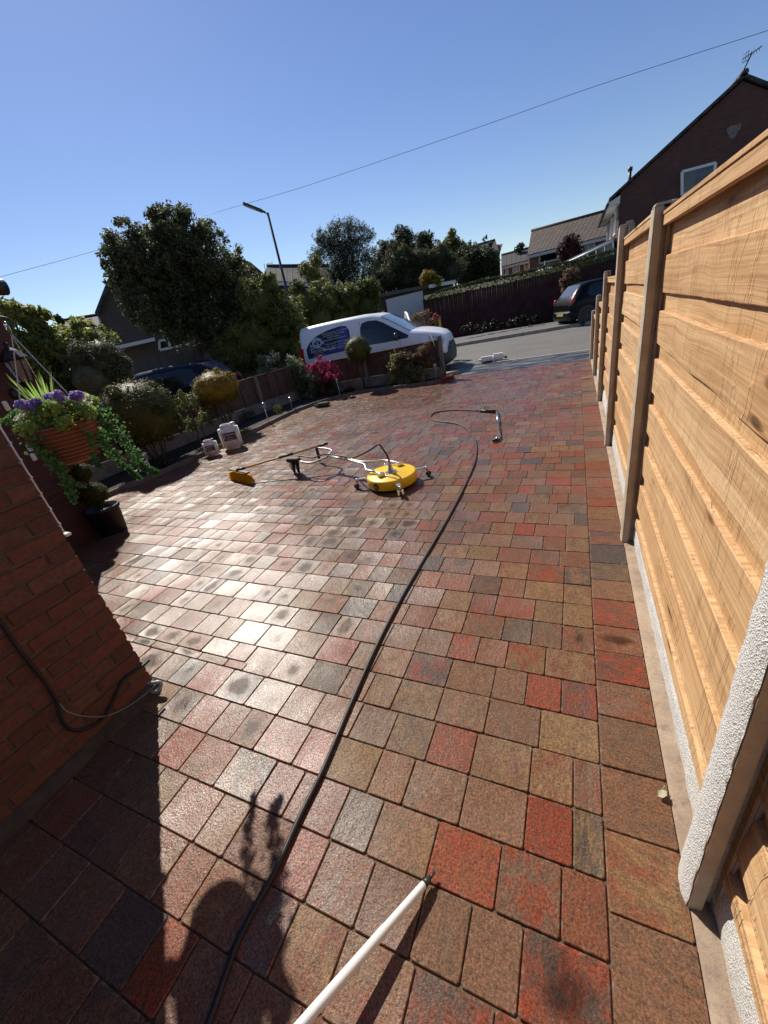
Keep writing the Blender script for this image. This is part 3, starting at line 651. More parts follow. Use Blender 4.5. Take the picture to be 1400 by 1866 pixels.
# jerry cans
def can_mat(name, c):
    t = NT(name); t.bsdf(t.mix(t.ramp(t.noise(t.obj(), 8, 3), .35, .65), c, tuple(x*.93 for x in c)), .35, Subsurface_Weight=.08, Subsurface_Radius=(.05, .045, .035)); return t.m
m_can = can_mat('translucent_plastic', (.84, .82, .74)); m_lab = mat('dark_label', (.07, .035, .035), .4, (.11, .06, .07), ns=30); m_lab2 = mat('pale_print', (.5, .44, .46), .4); m_lab3 = mat('violet_print', (.28, .26, .42), .4)
def jerry(c, w, dpt, h, rz, lab, cat='container'):
    T = thing('jerry_can', lab, cat, c, rz, 'plastic jerry cans by the planting bed')
    bm = bmesh.new(); bmesh.ops.create_cube(bm, size=1, matrix=Matrix.Translation((0, 0, h*.46)) @ Matrix.Diagonal((w, dpt, h*.92, 1)))
    bmesh.ops.bevel(bm, geom=bm.edges[:], offset=w*.17, segments=5, affect='EDGES'); b = MB(); b.bm(bm, None, True); 
    b.box((-w*.30, -dpt*.12, h*.85), (w*.16, dpt*.12, h*.955), w*.05)   # moulded grip
    b.box((-w*.42, -dpt*.508, h*.2), (-w*.36, dpt*.508, h*.72), .004); b.box((w*.36, -dpt*.508, h*.2), (w*.42, dpt*.508, h*.72), .004)
    b.box((-w*.4, -dpt*.508, h*.14), (w*.4, dpt*.508, h*.155), .002)
    b.build('body', m_can, T, local=True)
    b = MB(); b.lathe([(w*.13, h*.88), (w*.13, h*.95), (w*.11, h*.965), (.001, h*.965)], (w*.30, 0, 0), 20); b.build('cap', m_black if h < .4 else m_white, T, local=True)
    b = MB(); b.box((-w*.30, -dpt*.5-.0025, h*.36), (w*.33, -dpt*.5+.001, h*.66)); lb = b.build('label', m_lab, T, local=True)
    b = MB(); x0 = -w*.27
    b.box((x0, -dpt*.5-.0045, h*.44), (x0+w*.07, -dpt*.5-.002, h*.62))
    b.box((x0+w*.1, -dpt*.5-.0045, h*.56), (w*.29, -dpt*.5-.002, h*.60))
    for k in range(3): b.box((x0+w*.12, -dpt*.5-.0045, h*(.385+k*.018)), (w*(.18+.03*(k % 2)), -dpt*.5-.002, h*(.393+k*.018)))
    b.mat(1).prism([(x0+w*.12, -dpt*.5-.002, h*.46), (w*.2, -dpt*.5-.002, h*.46), (x0+w*.2, -dpt*.5-.002, h*.53)], (0, -.002, 0))
    q = b.build('print', [m_lab2, m_lab3], T, local=True); q.parent = lb
    return T
cb = (gr(407.6, 824)+gr(439, 815.8))/2; dv = gr(439, 815.8)-gr(407.6, 824); rz = math.atan2(dv.y, dv.x)-.12
jerry((cb.x-.04, cb.y+.10, 0), .34, .25, .475, rz, 'tall cream jerry can standing beside the garden bed, the bigger of the two')
cb = gr(398, 831); jerry((cb.x-.13, cb.y+.02, 0), .235, .16, .31, rz+.02, 'small cream jerry can with a black cap next to the tall one')
# dark case by the kerb
c_ = gr(590, 741); b = MB(); M_ = Matrix.Translation((c_.x, c_.y, .05)) @ Matrix.Rotation(.25, 4, 'Z')
cs = thing('plastic_case', 'dark grey plastic case lying by the curved kerb', 'case', (c_.x, c_.y, 0))
b.obox(M_, (.30, .20, .085), .02); b.build('shell', m_dgrey, cs)
b = MB(); b.obox(M_ @ Matrix.Translation((0, 0, .045)), (.22, .12, .012), .004); b.obox(M_ @ Matrix.Translation((-.19, .03, -.01)), (.09, .06, .05), .01); b.build('lid', m_black, cs)
# white containers on the road
p = gr(887, 661); rc = thing('plastic_can', 'white plastic can lying on its side in the road nearest the van', 'container', (p.x, p.y, 0), .2)
b = MB(); b.box((-.20, -.11, 0.01), (.2, .11, .17), .05); b.build('body', m_white, rc, local=True)
b = MB(); b.box((-.10, -.118, .0), (.19, .0, .075), .03); b.build('base', m_black, rc, local=True)
b = MB(); b.tube(bez([(-.19, -.05, .09), (-.30, -.06, .10), (-.34, -.08, .05), (-.29, -.09, .015), (-.19, -.09, .02)], 4), .012, 8); b.build('handle', m_white, rc, local=True)
p = gr(906, 657); rc = thing('plastic_can', 'cream plastic can lying on its side in the road nearer the timber fence', 'container', (p.x+.04, p.y+.03, 0), .2)
b = MB(); b.box((-.18, -.10, 0.01), (.16, .10, .19), .045); b.build('body', m_can, rc, local=True)
b = MB(); b.lathe([(.03, 0), (.03, .06), (.024, .065)], (.16, -.03, .06), 14, axis=(1, 0, 0)); b.build('cap', m_black, rc, local=True)
# red broom leaning on fence end
h0 = gr(815, 692, .03); rb = thing('red_broom', 'red broom leaning against the end post of the low garden fence', 'broom', (h0.x, h0.y, 0))
m_red = mat('red_plastic', (.42, .015, .015), .5)
b = MB(); b.beam((h0.x-.14, h0.y-.02, .085), (h0.x+.17, h0.y+.03, .085), .07, .035, bev=.01); 
for i in range(40):
    f = i/39
    for j in (-1, 0, 1): b.tube([(h0.x-.135+.30*f, h0.y-.02+.05*f+j*.022, .07), (h0.x-.14+.31*f+random.gauss(0, .004), h0.y-.02+.05*f+j*.03, .012)], .004, 4, cap=False)
b.build('head', m_red, rb)
b = MB(); b.tube([(h0.x-.01, h0.y, .09), pY(784, 606, 10.02)], .011, 8); b.build('handle', mat('dark_handle', (.04, .02, .015), .5), rb)
p = gr(826, 684); b = MB(); b.tube([(p.x-.17, p.y, .055), (p.x+.15, p.y+.06, .055)], .05, 12); tag(b.build('timber_offcut', mat('pale_timber', (.38, .31, .2), .8)), 'short pale timber offcut lying behind the red broom head', 'timber')
# solar stake lights
random.seed(8)
m_glass = NT('clear_glass'); m_glass.bsdf((.85, .9, .9), .08, Transmission_Weight=.85, IOR=1.45); m_glass = m_glass.m
for i, (bx, top, lab) in enumerate((((491, 770), (482.5, 733), 'solar stake light beside the tall jerry can'), ((535, 748), (528.6, 724), 'solar stake light between the white rose bush and the kerb'), ((618.6, 721), (611, 690), 'solar stake light in front of the pink hydrangea'), ((794.8, 694), (789, 663), 'solar stake light next to the red broom'), ((280, 866), (262, 824), 'solar stake light under the trailing ivy, nearest the house'))):
    g = gr(*bx, .03); g = Vector((g.x-.04, g.y+.03, .04)) if i in (0, 1, 4) else Vector((g.x, g.y+.04, .04))
    dd = math.hypot(g.x, g.y); tz = at(*top, dd).z
    T = thing('solar_light', lab, 'garden light', g, 0, 'solar lights in the planting bed')
    b = MB(); b.tube([g, Vector((g.x, g.y, tz-.1))], [.007, .009], 8); b.build('stake', m_conc if i % 2 else m_white, T)
    b = MB(); b.lathe([(.012, -.11), (.03, -.10), (.034, -.03), (.03, -.028)], (g.x, g.y, tz), 14); b.build('lens', m_glass, T)
    b = MB(); b.lathe([(.036, -.028), (.042, -.02), (.03, 0), (.001, .006)], (g.x, g.y, tz), 14); b.build('cap', m_steel, T)
# ================= planting =================
def leafmesh(name, C, N, S, m, parent=None, asp=.5, fold=.25, up=.35, core=None, coremat=None, pos0=None):
    """many small folded leaves: centres C, outward normals N, sizes S"""
    n = len(C); rng = np.random.default_rng(len(C)+7)
    N = N+rng.normal(0, .55, (n, 3)); N[:, 2] += up; N /= np.linalg.norm(N, axis=1)[:, None]+1e-9
    T = rng.normal(0, 1, (n, 3)); T -= N*(T*N).sum(1)[:, None]; T /= np.linalg.norm(T, axis=1)[:, None]+1e-9
    B = np.cross(N, T); S = np.asarray(S)[:, None]
    a = C-T*S*.5; c = C+T*S*.5; q = S*asp*.5
    b = C-T*S*.05+B*q-N*S*fold*.3; d = C-T*S*.05-B*q-N*S*fold*.3
    V = np.stack([a, b, c, d], 1).reshape(-1, 3)
    idx = np.arange(n)*4
    tri = np.stack([idx, idx+1, idx+2, idx, idx+2, idx+3], 1).reshape(-1)
    nf = 2*n; cv = []; cf = []
    if core is not None:
        cv = np.array(core.v).reshape(-1, 3); cf = core.f
        base = len(V); V = np.vstack([V, cv]); tri = np.concatenate([tri, np.array(cf).reshape(-1)+base]); nf += len(cf)
    if parent is not None:
        o = Vector((0, 0, 0)); r = parent
        while r is not None: o += r.location; r = r.parent
        V = V-np.array(o)
    me = bpy.data.meshes.new(name); me.vertices.add(len(V)); me.vertices.foreach_set('co', V.astype(np.float32).ravel())
    me.loops.add(nf*3); me.loops.foreach_set('vertex_index', tri.astype(np.int32))
    me.polygons.add(nf); me.polygons.foreach_set('loop_start', np.arange(nf, dtype=np.int32)*3); me.polygons.foreach_set('loop_total', np.full(nf, 3, dtype=np.int32))
    me.materials.append(m)
    if core is not None:
        me.materials.append(coremat or m); mi = np.zeros(nf, dtype=np.int32); mi[2*n:] = 1; me.polygons.foreach_set('material_index', mi)
    me.update(calc_edges=True); o = bpy.data.objects.new(name, me); col.objects.link(o)
    if parent is not None: o.parent = parent
    return o
def cloud(clumps, n, size, seed=0, shell=.55, sub=9, subr=.42, sprig=True):
    """clumps [(centre, (rx,ry,rz))] -> leaf centres, normals, sizes ; each clump grows lobes"""
    rng = np.random.default_rng(seed); lobes = []
    for c, r in clumps:
        c = np.array(c); r = np.array(r, dtype=float); lobes.append((c, r*.8, .8))
        for k in range(sub):
            d = rng.normal(0, 1, 3); d /= np.linalg.norm(d)
            s = rng.uniform(.6, 1.25)*subr; lobes.append((c+d*r*(1-.5*s)*rng.uniform(.7, 1.05), r*s, s))
    if sub > 8 and sprig:
        for c, r in clumps:
            c = np.array(c); r = np.array(r, dtype=float)
            for k in range(int(sub*1.3)):
                d = rng.normal(0, 1, 3); d[2] = abs(d[2])*.8 if rng.random() < .6 else d[2]; d /= np.linalg.norm(d); s = rng.uniform(.07, .17); lobes.append((c+d*r*rng.uniform(.93, 1.12), r*s, s))
    w = np.array([l[1].prod()**(2/3) for l in lobes]); w /= w.sum(); cnt = rng.multinomial(n, w)
    Cs, Ns = [], []
    for (c, r, s), k in zip(lobes, cnt):
        if k == 0: continue
        d = rng.normal(0, 1, (k, 3)); d /= np.linalg.norm(d, axis=1)[:, None]
        rad = shell+(1.05-shell)*rng.random(k)**.6; rad *= 1+.1*rng.normal(0, 1, k)
        Cs.append(c+d*rad[:, None]*r); Ns.append(d)
    C = np.vstack(Cs); N = np.vstack(Ns); C[:, 2] = np.maximum(C[:, 2], .03); return C, N, size*rng.uniform(.6, 1.35, len(C))
def corem(clumps, k=.7, jit=.16, sub=2):
    b = MB()
    for c, r in clumps: b.ball(c, tuple(x*k for x in r), sub, jit, False)
    return b
def pxc(L, D):      # [(px, py, radius_px, dD, squash)] -> clumps
    out = []
    for q in L:
        px, py, rp = q[:3]; dD = q[3] if len(q) > 3 else 0; sq = q[4] if len(q) > 4 else 1
        c = at(px, py, D+dD); r = rp*mpp(c)*.95; out.append((c, (r, r, r*sq)))
    return out
L_low = leaf_mat('leaf_low_dark', (.010, .014, .006), (.02, .026, .010), .8, .0)
L_dark = leaf_mat('leaf_dark', (.028, .042, .014), (.060, .075, .028), .5, .25)
L_mid = leaf_mat('leaf_mid', (.055, .08, .02), (.20, .20, .055), .5, .4)
L_gold = leaf_mat('leaf_gold', (.06, .055, .008), (.36, .24, .022), .5, .2)
L_box = leaf_mat('leaf_box', (.025, .04, .01), (.09, .10, .02), .4, .3)
L_fresh = leaf_mat('leaf_fresh', (.13, .22, .04), (.42, .50, .13), .4, .45)
L_ivy = leaf_mat('leaf_ivy', (.035, .10, .025), (.13, .25, .08), .35, .4)
L_grey = leaf_mat('leaf_grey_green', (.10, .12, .075), (.22, .24, .16), .45, .3)
L_purp = leaf_mat('leaf_purple', (.035, .014, .02), (.08, .03, .035), .45, .3)
L_bronze = leaf_mat('leaf_bronze', (.09, .08, .035), (.27, .15, .10), .4, .35)
L_con = leaf_mat('conifer_dark', (.030, .045, .022), (.07, .085, .04), .6, .3)
L_grass = leaf_mat('blade_green', (.16, .27, .05), (.34, .45, .14), .4, .5)
P_pink = leaf_mat('petal_pink', (.27, .025, .08), (.50, .075, .17), .5, .35)
P_viol = leaf_mat('petal_violet', (.24, .16, .38), (.46, .34, .58), .5, .4)
P_pale = leaf_mat('petal_pale', (.45, .42, .36), (.70, .66, .58), .5, .4)
def limbs(T, base, clumps, r0, seed=0, name='trunk'):
    random.seed(seed); b = MB(); base = Vector(base)
    top = sum((Vector(c) for c, r in clumps), Vector())/len(clumps); fork = base.lerp(top, .42); fork.x = base.x+(top.x-base.x)*.3; fork.y = base.y+(top.y-base.y)*.3
    b.tube(bez([base, base.lerp(fork, .5)+Vector((random.uniform(-.05, .05), 0, 0)), fork], 4), [r0*(1-.35*i/8) for i in range(9)], 9)
    for c, r in clumps:
        c = Vector(c); mid = fork.lerp(c, .5)+Vector([random.uniform(-1, 1)*r[0]*.25 for _ in range(3)])
        P = bez([fork, mid, c+Vector((0, 0, r[2]*.3))], 4); b.tube(P, [r0*.55*(1-.85*i/(len(P)-1)) for i in range(len(P))], 6)
        for k in range(3):
            e = c+Vector([random.uniform(-1, 1)*x*.9 for x in r]); P = bez([mid, mid.lerp(e, .5)+Vector((0, 0, r[2]*.15)), e], 3); b.tube(P, [r0*.2*(1-.8*i/(len(P)-1)) for i in range(len(P))], 5)
    return b.build(name, m_bark, T)
def tree(name, label, cat, base, clumps, n, size, m, r0=.12, group=None, seed=0, shell=.45, sub=10, subr=.42, core=.0, asp=.5, up=.35, trunk='trunk'):
    T = thing(name, label, cat, base, 0, group)
    C, N, S = cloud(clumps, n, size, seed, shell, sub, subr)
    random.seed(seed); leafmesh('crown' if trunk == 'trunk' else 'foliage', C, N, S, m, T, asp=asp, up=up, core=corem(clumps, core) if core else None)
    if trunk: limbs(T, base, clumps, r0, seed, trunk)
    return T
# --- hanging basket ---
bc = Vector(at(112, 778, 2.28)); SC = mpp(bc)     # rim centre
hb = thing('hanging_basket', 'terracotta coloured hanging basket of violet flowers and trailing ivy', 'hanging basket', bc)
t = NT('ribbed_terracotta'); v = t.obj(); z_ = t.n('SeparateXYZ', {0: v}).outputs[2]
t.bsdf(t.mix(t.ramp(t.noise(v, 12, 3), .35, .65), (.42, .13, .045), (.33, .09, .035)), .7); m_tc = t.m
RB = .138; b = MB(); prof = []
for i in range(19):
    f = i/18; r = RB*(1-.42*f**1.5)+(.0055 if i % 2 else -.0045); prof.append((r, .02-.165*f))
prof.append((.05, -.155)); prof = prof[::-1]+[(RB-.02, .022), (RB-.03, -.02), (.001, -.03)]
zz_ = t.math('SINE', t.math('MULTIPLY', z_, 2*math.pi/.0165)); pb = [n for n in t.t.nodes if n.type == 'BSDF_PRINCIPLED'][0]; t.set(pb, 'Normal', t.bump(zz_, 1., .006)); t.set(pb, 'Base Color', t.mix(t.ramp(zz_, -1, 1, 0, .75), (.40, .12, .04), (.13, .035, .018)))
bz = bc+Vector((0, 0, -.005)); b.lathe(prof, bz, 40); b.build('pot', m_tc, hb)
apex = Vector(at(28, 618, 2.28)); apex = Vector((bc.x, bc.y, apex.z+.02))
b = MB()
for k in range(3):
    a = k*2.094+.5; q = bz+Vector((RB*math.cos(a), RB*math.sin(a), .02)); n = 44
    for i in range(n):
        f0, f1 = i/n, (i+1.25)/n; p0_, p1_ = apex.lerp(q, f0), apex.lerp(q, min(1, f1)); s_, u_ = frame(p1_-p0_); w = (s_ if i % 2 else u_)*.0028
        mid_ = (p0_+p1_)/2; b.tube([p0_, mid_+w, p1_], .0011, 4, cap=False); b.tube([p0_, mid_-w, p1_], .0011, 4, cap=False)
b.tube(bez([apex+Vector((0, 0, -.005)), apex+Vector((.012, 0, .02)), apex+Vector((0, 0, .045)), apex+Vector((-.012, 0, .03))], 4), .002, 6)
b.build('chain', m_steel, hb)
rngb = np.random.default_rng(4)
cl = []
for k in range(26):
    a = rngb.uniform(0, 6.28); r = rngb.uniform(.03, .18); cl.append((bc+Vector((r*math.cos(a), r*math.sin(a), .035+rngb.uniform(-.02, .06)-max(0, r-.15)*.9)), (.05, .05, .042)))
C, N, S = cloud(cl, 4200, .021, 3, .2, 4); leafmesh('foliage', C, N, S, L_fresh, hb, asp=.75, core=corem(cl, .6))
# trailing ivy strands following the photograph
def strand(P, n, w0, w1, size, seed):
    rg = np.random.default_rng(seed); P = np.array([tuple(p) for p in bez(P, 10)]); t_ = rg.random(n)**.85*(len(P)-1.001); i = t_.astype(int); f = (t_-i)[:, None]
    c = P[i]*(1-f)+P[i+1]*f; w = w0+(w1-w0)*(t_/(len(P)-1)); return c+rg.normal(0, 1, (n, 3))*w[:, None]*np.array([1, 1, .8]), rg.normal(0, 1, (n, 3)), size*rg.uniform(.7, 1.3, n)
Cs = []
bd = 2.28
for k, (pp, n, w0, w1) in enumerate(([[(172, 752), (200, 770), (225, 800), (250, 838), (268, 856), (288, 862)], 760, .024, .006], [[(165, 765), (185, 800), (205, 830), (235, 855), (255, 872)], 420, .018, .005], [[(60, 770), (70, 800), (92, 830), (112, 860), (128, 890), (136, 916)], 560, .022, .005], [[(40, 765), (62, 800), (85, 825), (100, 850)], 420, .024, .010], [[(150, 775), (165, 800), (170, 825), (178, 845), (188, 852)], 170, .010, .004], [[(125, 870), (140, 882), (155, 888)], 40, .003, .003], [[(170, 745), (190, 752), (196, 745)], 160, .014, .008], [[(30, 752), (16, 765), (6, 771)], 120, .014, .006], [[(150, 790), (180, 800), (215, 830)], 200, .012, .008])):
    pts = [at(x, y, bd+[.0, .05, -.08, -.03, -.14, -.08, .06, 0, -.05][k]*(1+.1*j)) for j, (x, y) in enumerate(pp)]
    Cs.append(strand(pts, n, w0, w1, .017, 40+k))
leafmesh('trailing_ivy', np.vstack([c[0] for c in Cs]), np.vstack([c[1] for c in Cs]), np.concatenate([c[2] for c in Cs]), L_ivy, hb, asp=.8)
b = MB()
random.seed(6)
for k in range(26):
    a = random.uniform(0, 6.28); ln_ = random.uniform(.10, .20); tip = bc+Vector((math.cos(a)*ln_*.5-.03, math.sin(a)*ln_*.5, .05+ln_)); rt = bc+Vector((math.cos(a)*.02-.03, math.sin(a)*.02, .03)); w = Vector((-math.sin(a), math.cos(a), 0))*.0045
    md = rt.lerp(tip, .55)+Vector((0, 0, .02)); b.add([rt-w, rt+w, md+w*1.1, md-w*1.1, tip], [(0, 1, 2, 3), (3, 2, 4)])
b.build('grass_blades', L_grass, hb)
fl = []
for (x, y, r) in ((103, 726, 17), (48, 740, 14), (140, 720, 11), (62, 733, 9)):
    c = at(x, y, bd-.08); rr = r*mpp(c); fl.append((c, (rr, rr, rr*.75)))
for i, f_ in enumerate(fl):
    C, N, S = cloud([f_], 300, .02, 60+i, .3, 3); leafmesh('flower', C, N, S, P_viol if i < 1 or i > 2 else P_viol, hb, asp=.95)
for k_, (x, y) in enumerate(((150, 722), (40, 735), (75, 752), (160, 735), (120, 748), (35, 760))):
    C, N, S = cloud([(at(x, y, bd-.06), (.035, .035, .02))], 40, .012, 71+k_, .1, 2); leafmesh('pale_flower', C, N, S, P_pale, hb, asp=.9)
# bracket that carries it
w0_ = Vector((apex.x, WY, apex.z-.06)); b = MB()
b.tube(bez([Vector((apex.x-.02, WY+.005, apex.z+.06)), Vector((apex.x-.01, WY+.12, apex.z+.085)), apex+Vector((0, -.02, .065)), apex+Vector((0, .02, .05)), apex+Vector((0, .015, .015))], 6), .006, 8)
b.tube([Vector((apex.x-.02, WY+.006, apex.z+.12)), Vector((apex.x-.02, WY+.006, apex.z-.14))], .007, 8); b.tube(bez([Vector((apex.x-.02, WY+.006, apex.z-.13)), Vector((apex.x-.01, WY+.1, apex.z-.04)), Vector((apex.x-.01, WY+.2, apex.z+.07))], 5), .005, 8)
tag(b.build('basket_bracket', m_black), 'black curved wall bracket holding the hanging basket', 'bracket')
# --- potted three ball topiary ---
pc = Vector((-4.68, 2.30, 0)); tp = thing('potted_topiary', 'three ball box topiary in a black pot at the porch corner', 'potted plant', pc)
b = MB(); b.lathe([(.12, 0), (.14, .02), (.165, .27), (.178, .275), (.178, .31), (.162, .31), (.155, .26), (.001, .255)], pc, 32); b.build('pot', m_black, tp)
b = MB(); b.tube([pc+Vector((0, 0, .25)), pc+Vector((0, 0, 1.0))], .012, 8); b.build('stem', m_bark, tp)
cl = [(pc+Vector((0, 0, .46)), (.155, .155, .15)), (pc+Vector((0, 0, .72)), (.115, .115, .11)), (pc+Vector((0, 0, .93)), (.09, .09, .085))]
for i, q in enumerate(cl):
    C, N, S = cloud([q], [5200, 3000, 2000][i], .016, 80+i, .85, 0); random.seed(i); leafmesh('leaf_ball', C, N, S, L_box, tp, core=corem([q], .74, .03))
# --- bed shrubs ---
def dome(label, c, r, n, size, m, seed, name='clipped_shrub', cat='shrub', stems=True, base=None, shell=.86, mats=None, k=.9):
    T = thing(name, label, cat, base or (c[0], c[1], .04)); C, N, S = cloud([(Vector(c), r)], n, size, seed, shell, 26, .13, False); random.seed(seed)
    leafmesh('foliage', C, N, S, m, T, core=corem([(Vector(c), r)], k*.92, .05, 3))
    if stems:
        b = MB()
        for i in range(7): 
            a = i*.9; q = Vector((c[0]+r[0]*.35*math.cos(a), c[1]+r[1]*.35*math.sin(a), c[2]-r[2]*.5)); b.tube(bez([Vector(base or (c[0], c[1], .04))+Vector((.03*math.cos(a), .03*math.sin(a), 0)), Vector((c[0]+r[0]*.2*math.cos(a), c[1]+r[1]*.2*math.sin(a), (c[2]-r[2])*.6)), q], 3), .014, 6)
        b.build('stem', m_bark, T)
    return T
L_bh = leaf_mat('leaf_privet', (.028, .038, .008), (.17, .155, .028), .5, .16)
dome('large domed clipped shrub behind the hanging basket, biggest in the bed', (-6.70, 4.58, .90), (.62, .70, .60), 34000, .031, L_bh, 21)
dome('golden leaved rounded shrub on bare stems behind the jerry cans', (-6.62, 6.32, .95), (.48, .52, .37), 20000, .028, L_gold, 22)
b_ = Vector((-5.0, 9.78, 0)); lp = dome('lollipop shaped ball tree in front of the white van', (-5.0, 9.72, 1.02), (.37, .37, .36), 12000, .026, L_bh, 23, name='ball_tree', cat='tree', stems=False)
b = MB(); b.tube([(-5.0, 9.72, .04), (-5.02, 9.72, .75)], .03, 8); b.build('trunk', m_bark, lp)
def shrub(label, clumps, n, size, m, seed, cat='shrub', name='garden_shrub', base=None, core=.45, **k):
    c = clumps[0][0]; z = min(q[0][2] for q in clumps)
    return tree(name, label, cat, base or (c[0], c[1], .04), clumps, n, size, m, .022, None, seed, core=core, trunk='stem', **k)
def at_y(L, Y): 
    out = []
    for px, py, rp in L:
        c = pY(px, py, Y); r = rp*mpp(c)*.95; out.append((c, (r, r, r)))
    return out
def at_x(L, X):
    out = []
    for px, py, rp in L:
        c = pX(px, py, X); r = rp*mpp(c)*.95; out.append((c, (r, r, r)))
    return out
L_rho = leaf_mat('leaf_rhododendron', (.045, .06, .018), (.17, .18, .06), .3, .3)
shrub('open leafy shrub with long leaves between the domed shrub and the jerry cans', at_x([(345, 735, 20), (322, 765, 14), (372, 762, 18), (350, 775, 16), (330, 722, 12)], -6.5), 1500, .065, L_rho, 31, base=(-6.5, 5.4, .04), asp=.32, core=0, shell=.2)
L_rose = leaf_mat('leaf_rose', (.06, .09, .03), (.33, .37, .20), .3, .3)
rs = shrub('white rose bush growing over the low fence', at_y([(487, 660, 13), (510, 690, 24), (545, 685, 22), (480, 680, 14), (530, 660, 12), (545, 705, 18), (520, 715, 16), (560, 718, 16), (475, 655, 10), (500, 650, 11), (570, 690, 18), (540, 665, 16)], 9.25), 6500, .048, L_rose, 32, base=(-6.6, 9.0, .04), core=.3, shell=.3)
for k_, q_ in enumerate(at_y([(490, 655, 8), (527, 652, 8), (500, 675, 8)], 9.2)):
    C, N, S = cloud([q_], 40, .045, 90+k_, .2, 2); leafmesh('flower', C, N, S, P_pale, rs, asp=.9)
hy = shrub('pink hydrangea bush in bloom in front of the van rear', at_y([(585, 700, 24), (610, 700, 18), (565, 705, 18), (590, 715, 18)], 9.45), 1700, .06, L_dark, 33, base=(-5.9, 9.4, .04), core=.5)
rngh = np.random.default_rng(5)
FP = [(583, 652, 5), (578, 662, 7), (590, 664, 7), (570, 668, 6), (597, 668, 7), (606, 664, 5), (560, 672, 6), (583, 676, 7), (572, 682, 7), (600, 682, 6), (592, 690, 7), (608, 688, 7), (617, 680, 5), (582, 695, 6), (566, 676, 5), (604, 660, 4), (622, 684, 4), (588, 710, 5), (575, 672, 6), (612, 672, 5)]
for k_, q_ in enumerate(at_y([(x, y, r*1.15) for x, y, r in FP], 9.3)):
    C, N, S = cloud([q_], 260, .028, 191+k_, .75, 2); leafmesh('flower_head', C, N, S, P_pink, hy, asp=.95)
shrub('bronze tipped shrub by the right end of the low fence', at_y([(722, 668, 17), (745, 672, 18), (715, 690, 16), (742, 695, 20), (770, 690, 14), (722, 650, 12), (760, 680, 14)], 9.78), 5000, .045, leaf_mat('leaf_bronze_green', (.07, .08, .025), (.38, .33, .14), .3, .35), 34, base=(-3.9, 9.75, .04), core=.45, shell=.3)
shrub('pale tipped shrub leaning over the low fence end', at_y([(770, 640, 11), (755, 650, 11), (778, 632, 9), (740, 648, 11), (785, 655, 9), (765, 660, 10)], 9.85), 2400, .042, L_bronze, 35, base=(-3.6, 9.8, .04), core=.0, shell=.2)
for i, (x, y, r, lab) in enumerate(((445, 782, 15, 'low feathery green clump beside the tall jerry can'), (455, 752, 17, 'low dark clump between the golden shrub and the kerb'), (505, 742, 15, 'low leafy clump between two solar lights'), (640, 706, 9, 'tiny dry clump at the foot of the ball tree'), (300, 842, 12, 'low ground plant under the large domed shrub'))):
    c = gr(x, y+r*.8, .04); c = Vector((c.x-.05, c.y+.05, .1)); r_ = r*mpp(c)*1.1
    T = thing('low_plant', lab, 'plant', (c.x, c.y, .04)); C, N, S = cloud([(c, (r_, r_, r_*.7))], 1100, .03, 100+i, .3, 6); C[:, 2] = np.maximum(C[:, 2], .05); leafmesh('foliage', C, N, S, L_mid if i in (0, 2) else L_dark, T, asp=.3)
tg = thing('brick_stub', 'small brick remnant at the front kerb below the ball tree', 'brick', (-5.0, 9.4, 0)); b = MB(); p = gr(655, 712, .06); b.rnd().obox(Matrix.Translation((p.x, p.y+.02, .075)) @ Matrix.Rotation(.5, 4, 'Z'), (.22, .1, .065), .006); b.build('body', m_rbrick, tg)

L_big = leaf_mat('leaf_big_tree', (.055, .065, .028), (.13, .14, .06), .5, .42)
bt = tree('large_tree', 'big dark broadleaf tree in front of the brown gable house', 'tree', at(405, 690, 16) * 1 if False else Vector((at(400, 660, 16).x, at(400, 660, 16).y, 0)),
     pxc([(320, 425, 52), (250, 470, 55, -.5), (215, 455, 24), (300, 500, 75), (380, 470, 58), (415, 520, 55, .5), (340, 580, 60), (270, 560, 48, -.5), (400, 600, 60), (225, 510, 30), (290, 395, 18), (440, 560, 40), (330, 395, 18)], 16), 70000, .105, L_big, .2, seed=41, shell=.15, sub=26, subr=.3, core=0)
tree('leafy_tree', 'dense green tree mass under the street lamp left of the van', 'tree', Vector((at(500, 640, 14.5).x, at(500, 640, 14.5).y, 0)),
     pxc([(475, 560, 48), (520, 580, 45), (465, 620, 50), (515, 640, 45), (440, 650, 40), (490, 520, 22), (420, 640, 35)], 14.5), 34000, .10, L_mid, .12, seed=42, shell=.3, sub=12, subr=.36, core=.72)
tree('leafy_tree', 'yellowish green garden tree at the far left beyond the porch', 'tree', Vector((at(60, 700, 11).x, at(60, 700, 11).y, 0)),
     pxc([(50, 640, 60), (110, 640, 50), (170, 630, 42), (60, 590, 30), (20, 570, 26), (80, 575, 14), (150, 600, 22), (40, 700, 55), (120, 700, 45)], 11), 15000, .10, leaf_mat('leaf_lime', (.09, .12, .025), (.34, .34, .09), .4, .5), .08, seed=43, shell=.35, sub=12, core=.6)
tree('bushy_shrub', 'dull feathery shrub between the lime tree and the parked blue car', 'shrub', Vector((at(190, 720, 10.3).x, at(190, 720, 10.3).y, 0)),
     pxc([(190, 655, 42), (170, 690, 45), (215, 680, 30), (150, 650, 30), (225, 665, 18)], 10.3), 14000, .07, leaf_mat('leaf_tamarisk', (.06, .07, .035), (.17, .17, .09), .5, .3), .05, seed=44, core=.75, asp=.25, trunk='stem')
hd = pxc([(560, 555, 34), (600, 545, 34), (640, 545, 30), (670, 560, 28), (545, 530, 20), (585, 580, 34), (630, 585, 34), (665, 590, 25), (684, 545, 12), (676, 524, 20), (680, 560, 14), (660, 530, 20)], 22)
tree('tall_hedge', 'tall loose green hedge behind the white van', 'hedge', Vector((hd[1][0].x, hd[1][0].y, 0)), hd, 20000, .14, L_mid, .08, seed=45, core=.7, sub=14, subr=.3, trunk='stem')
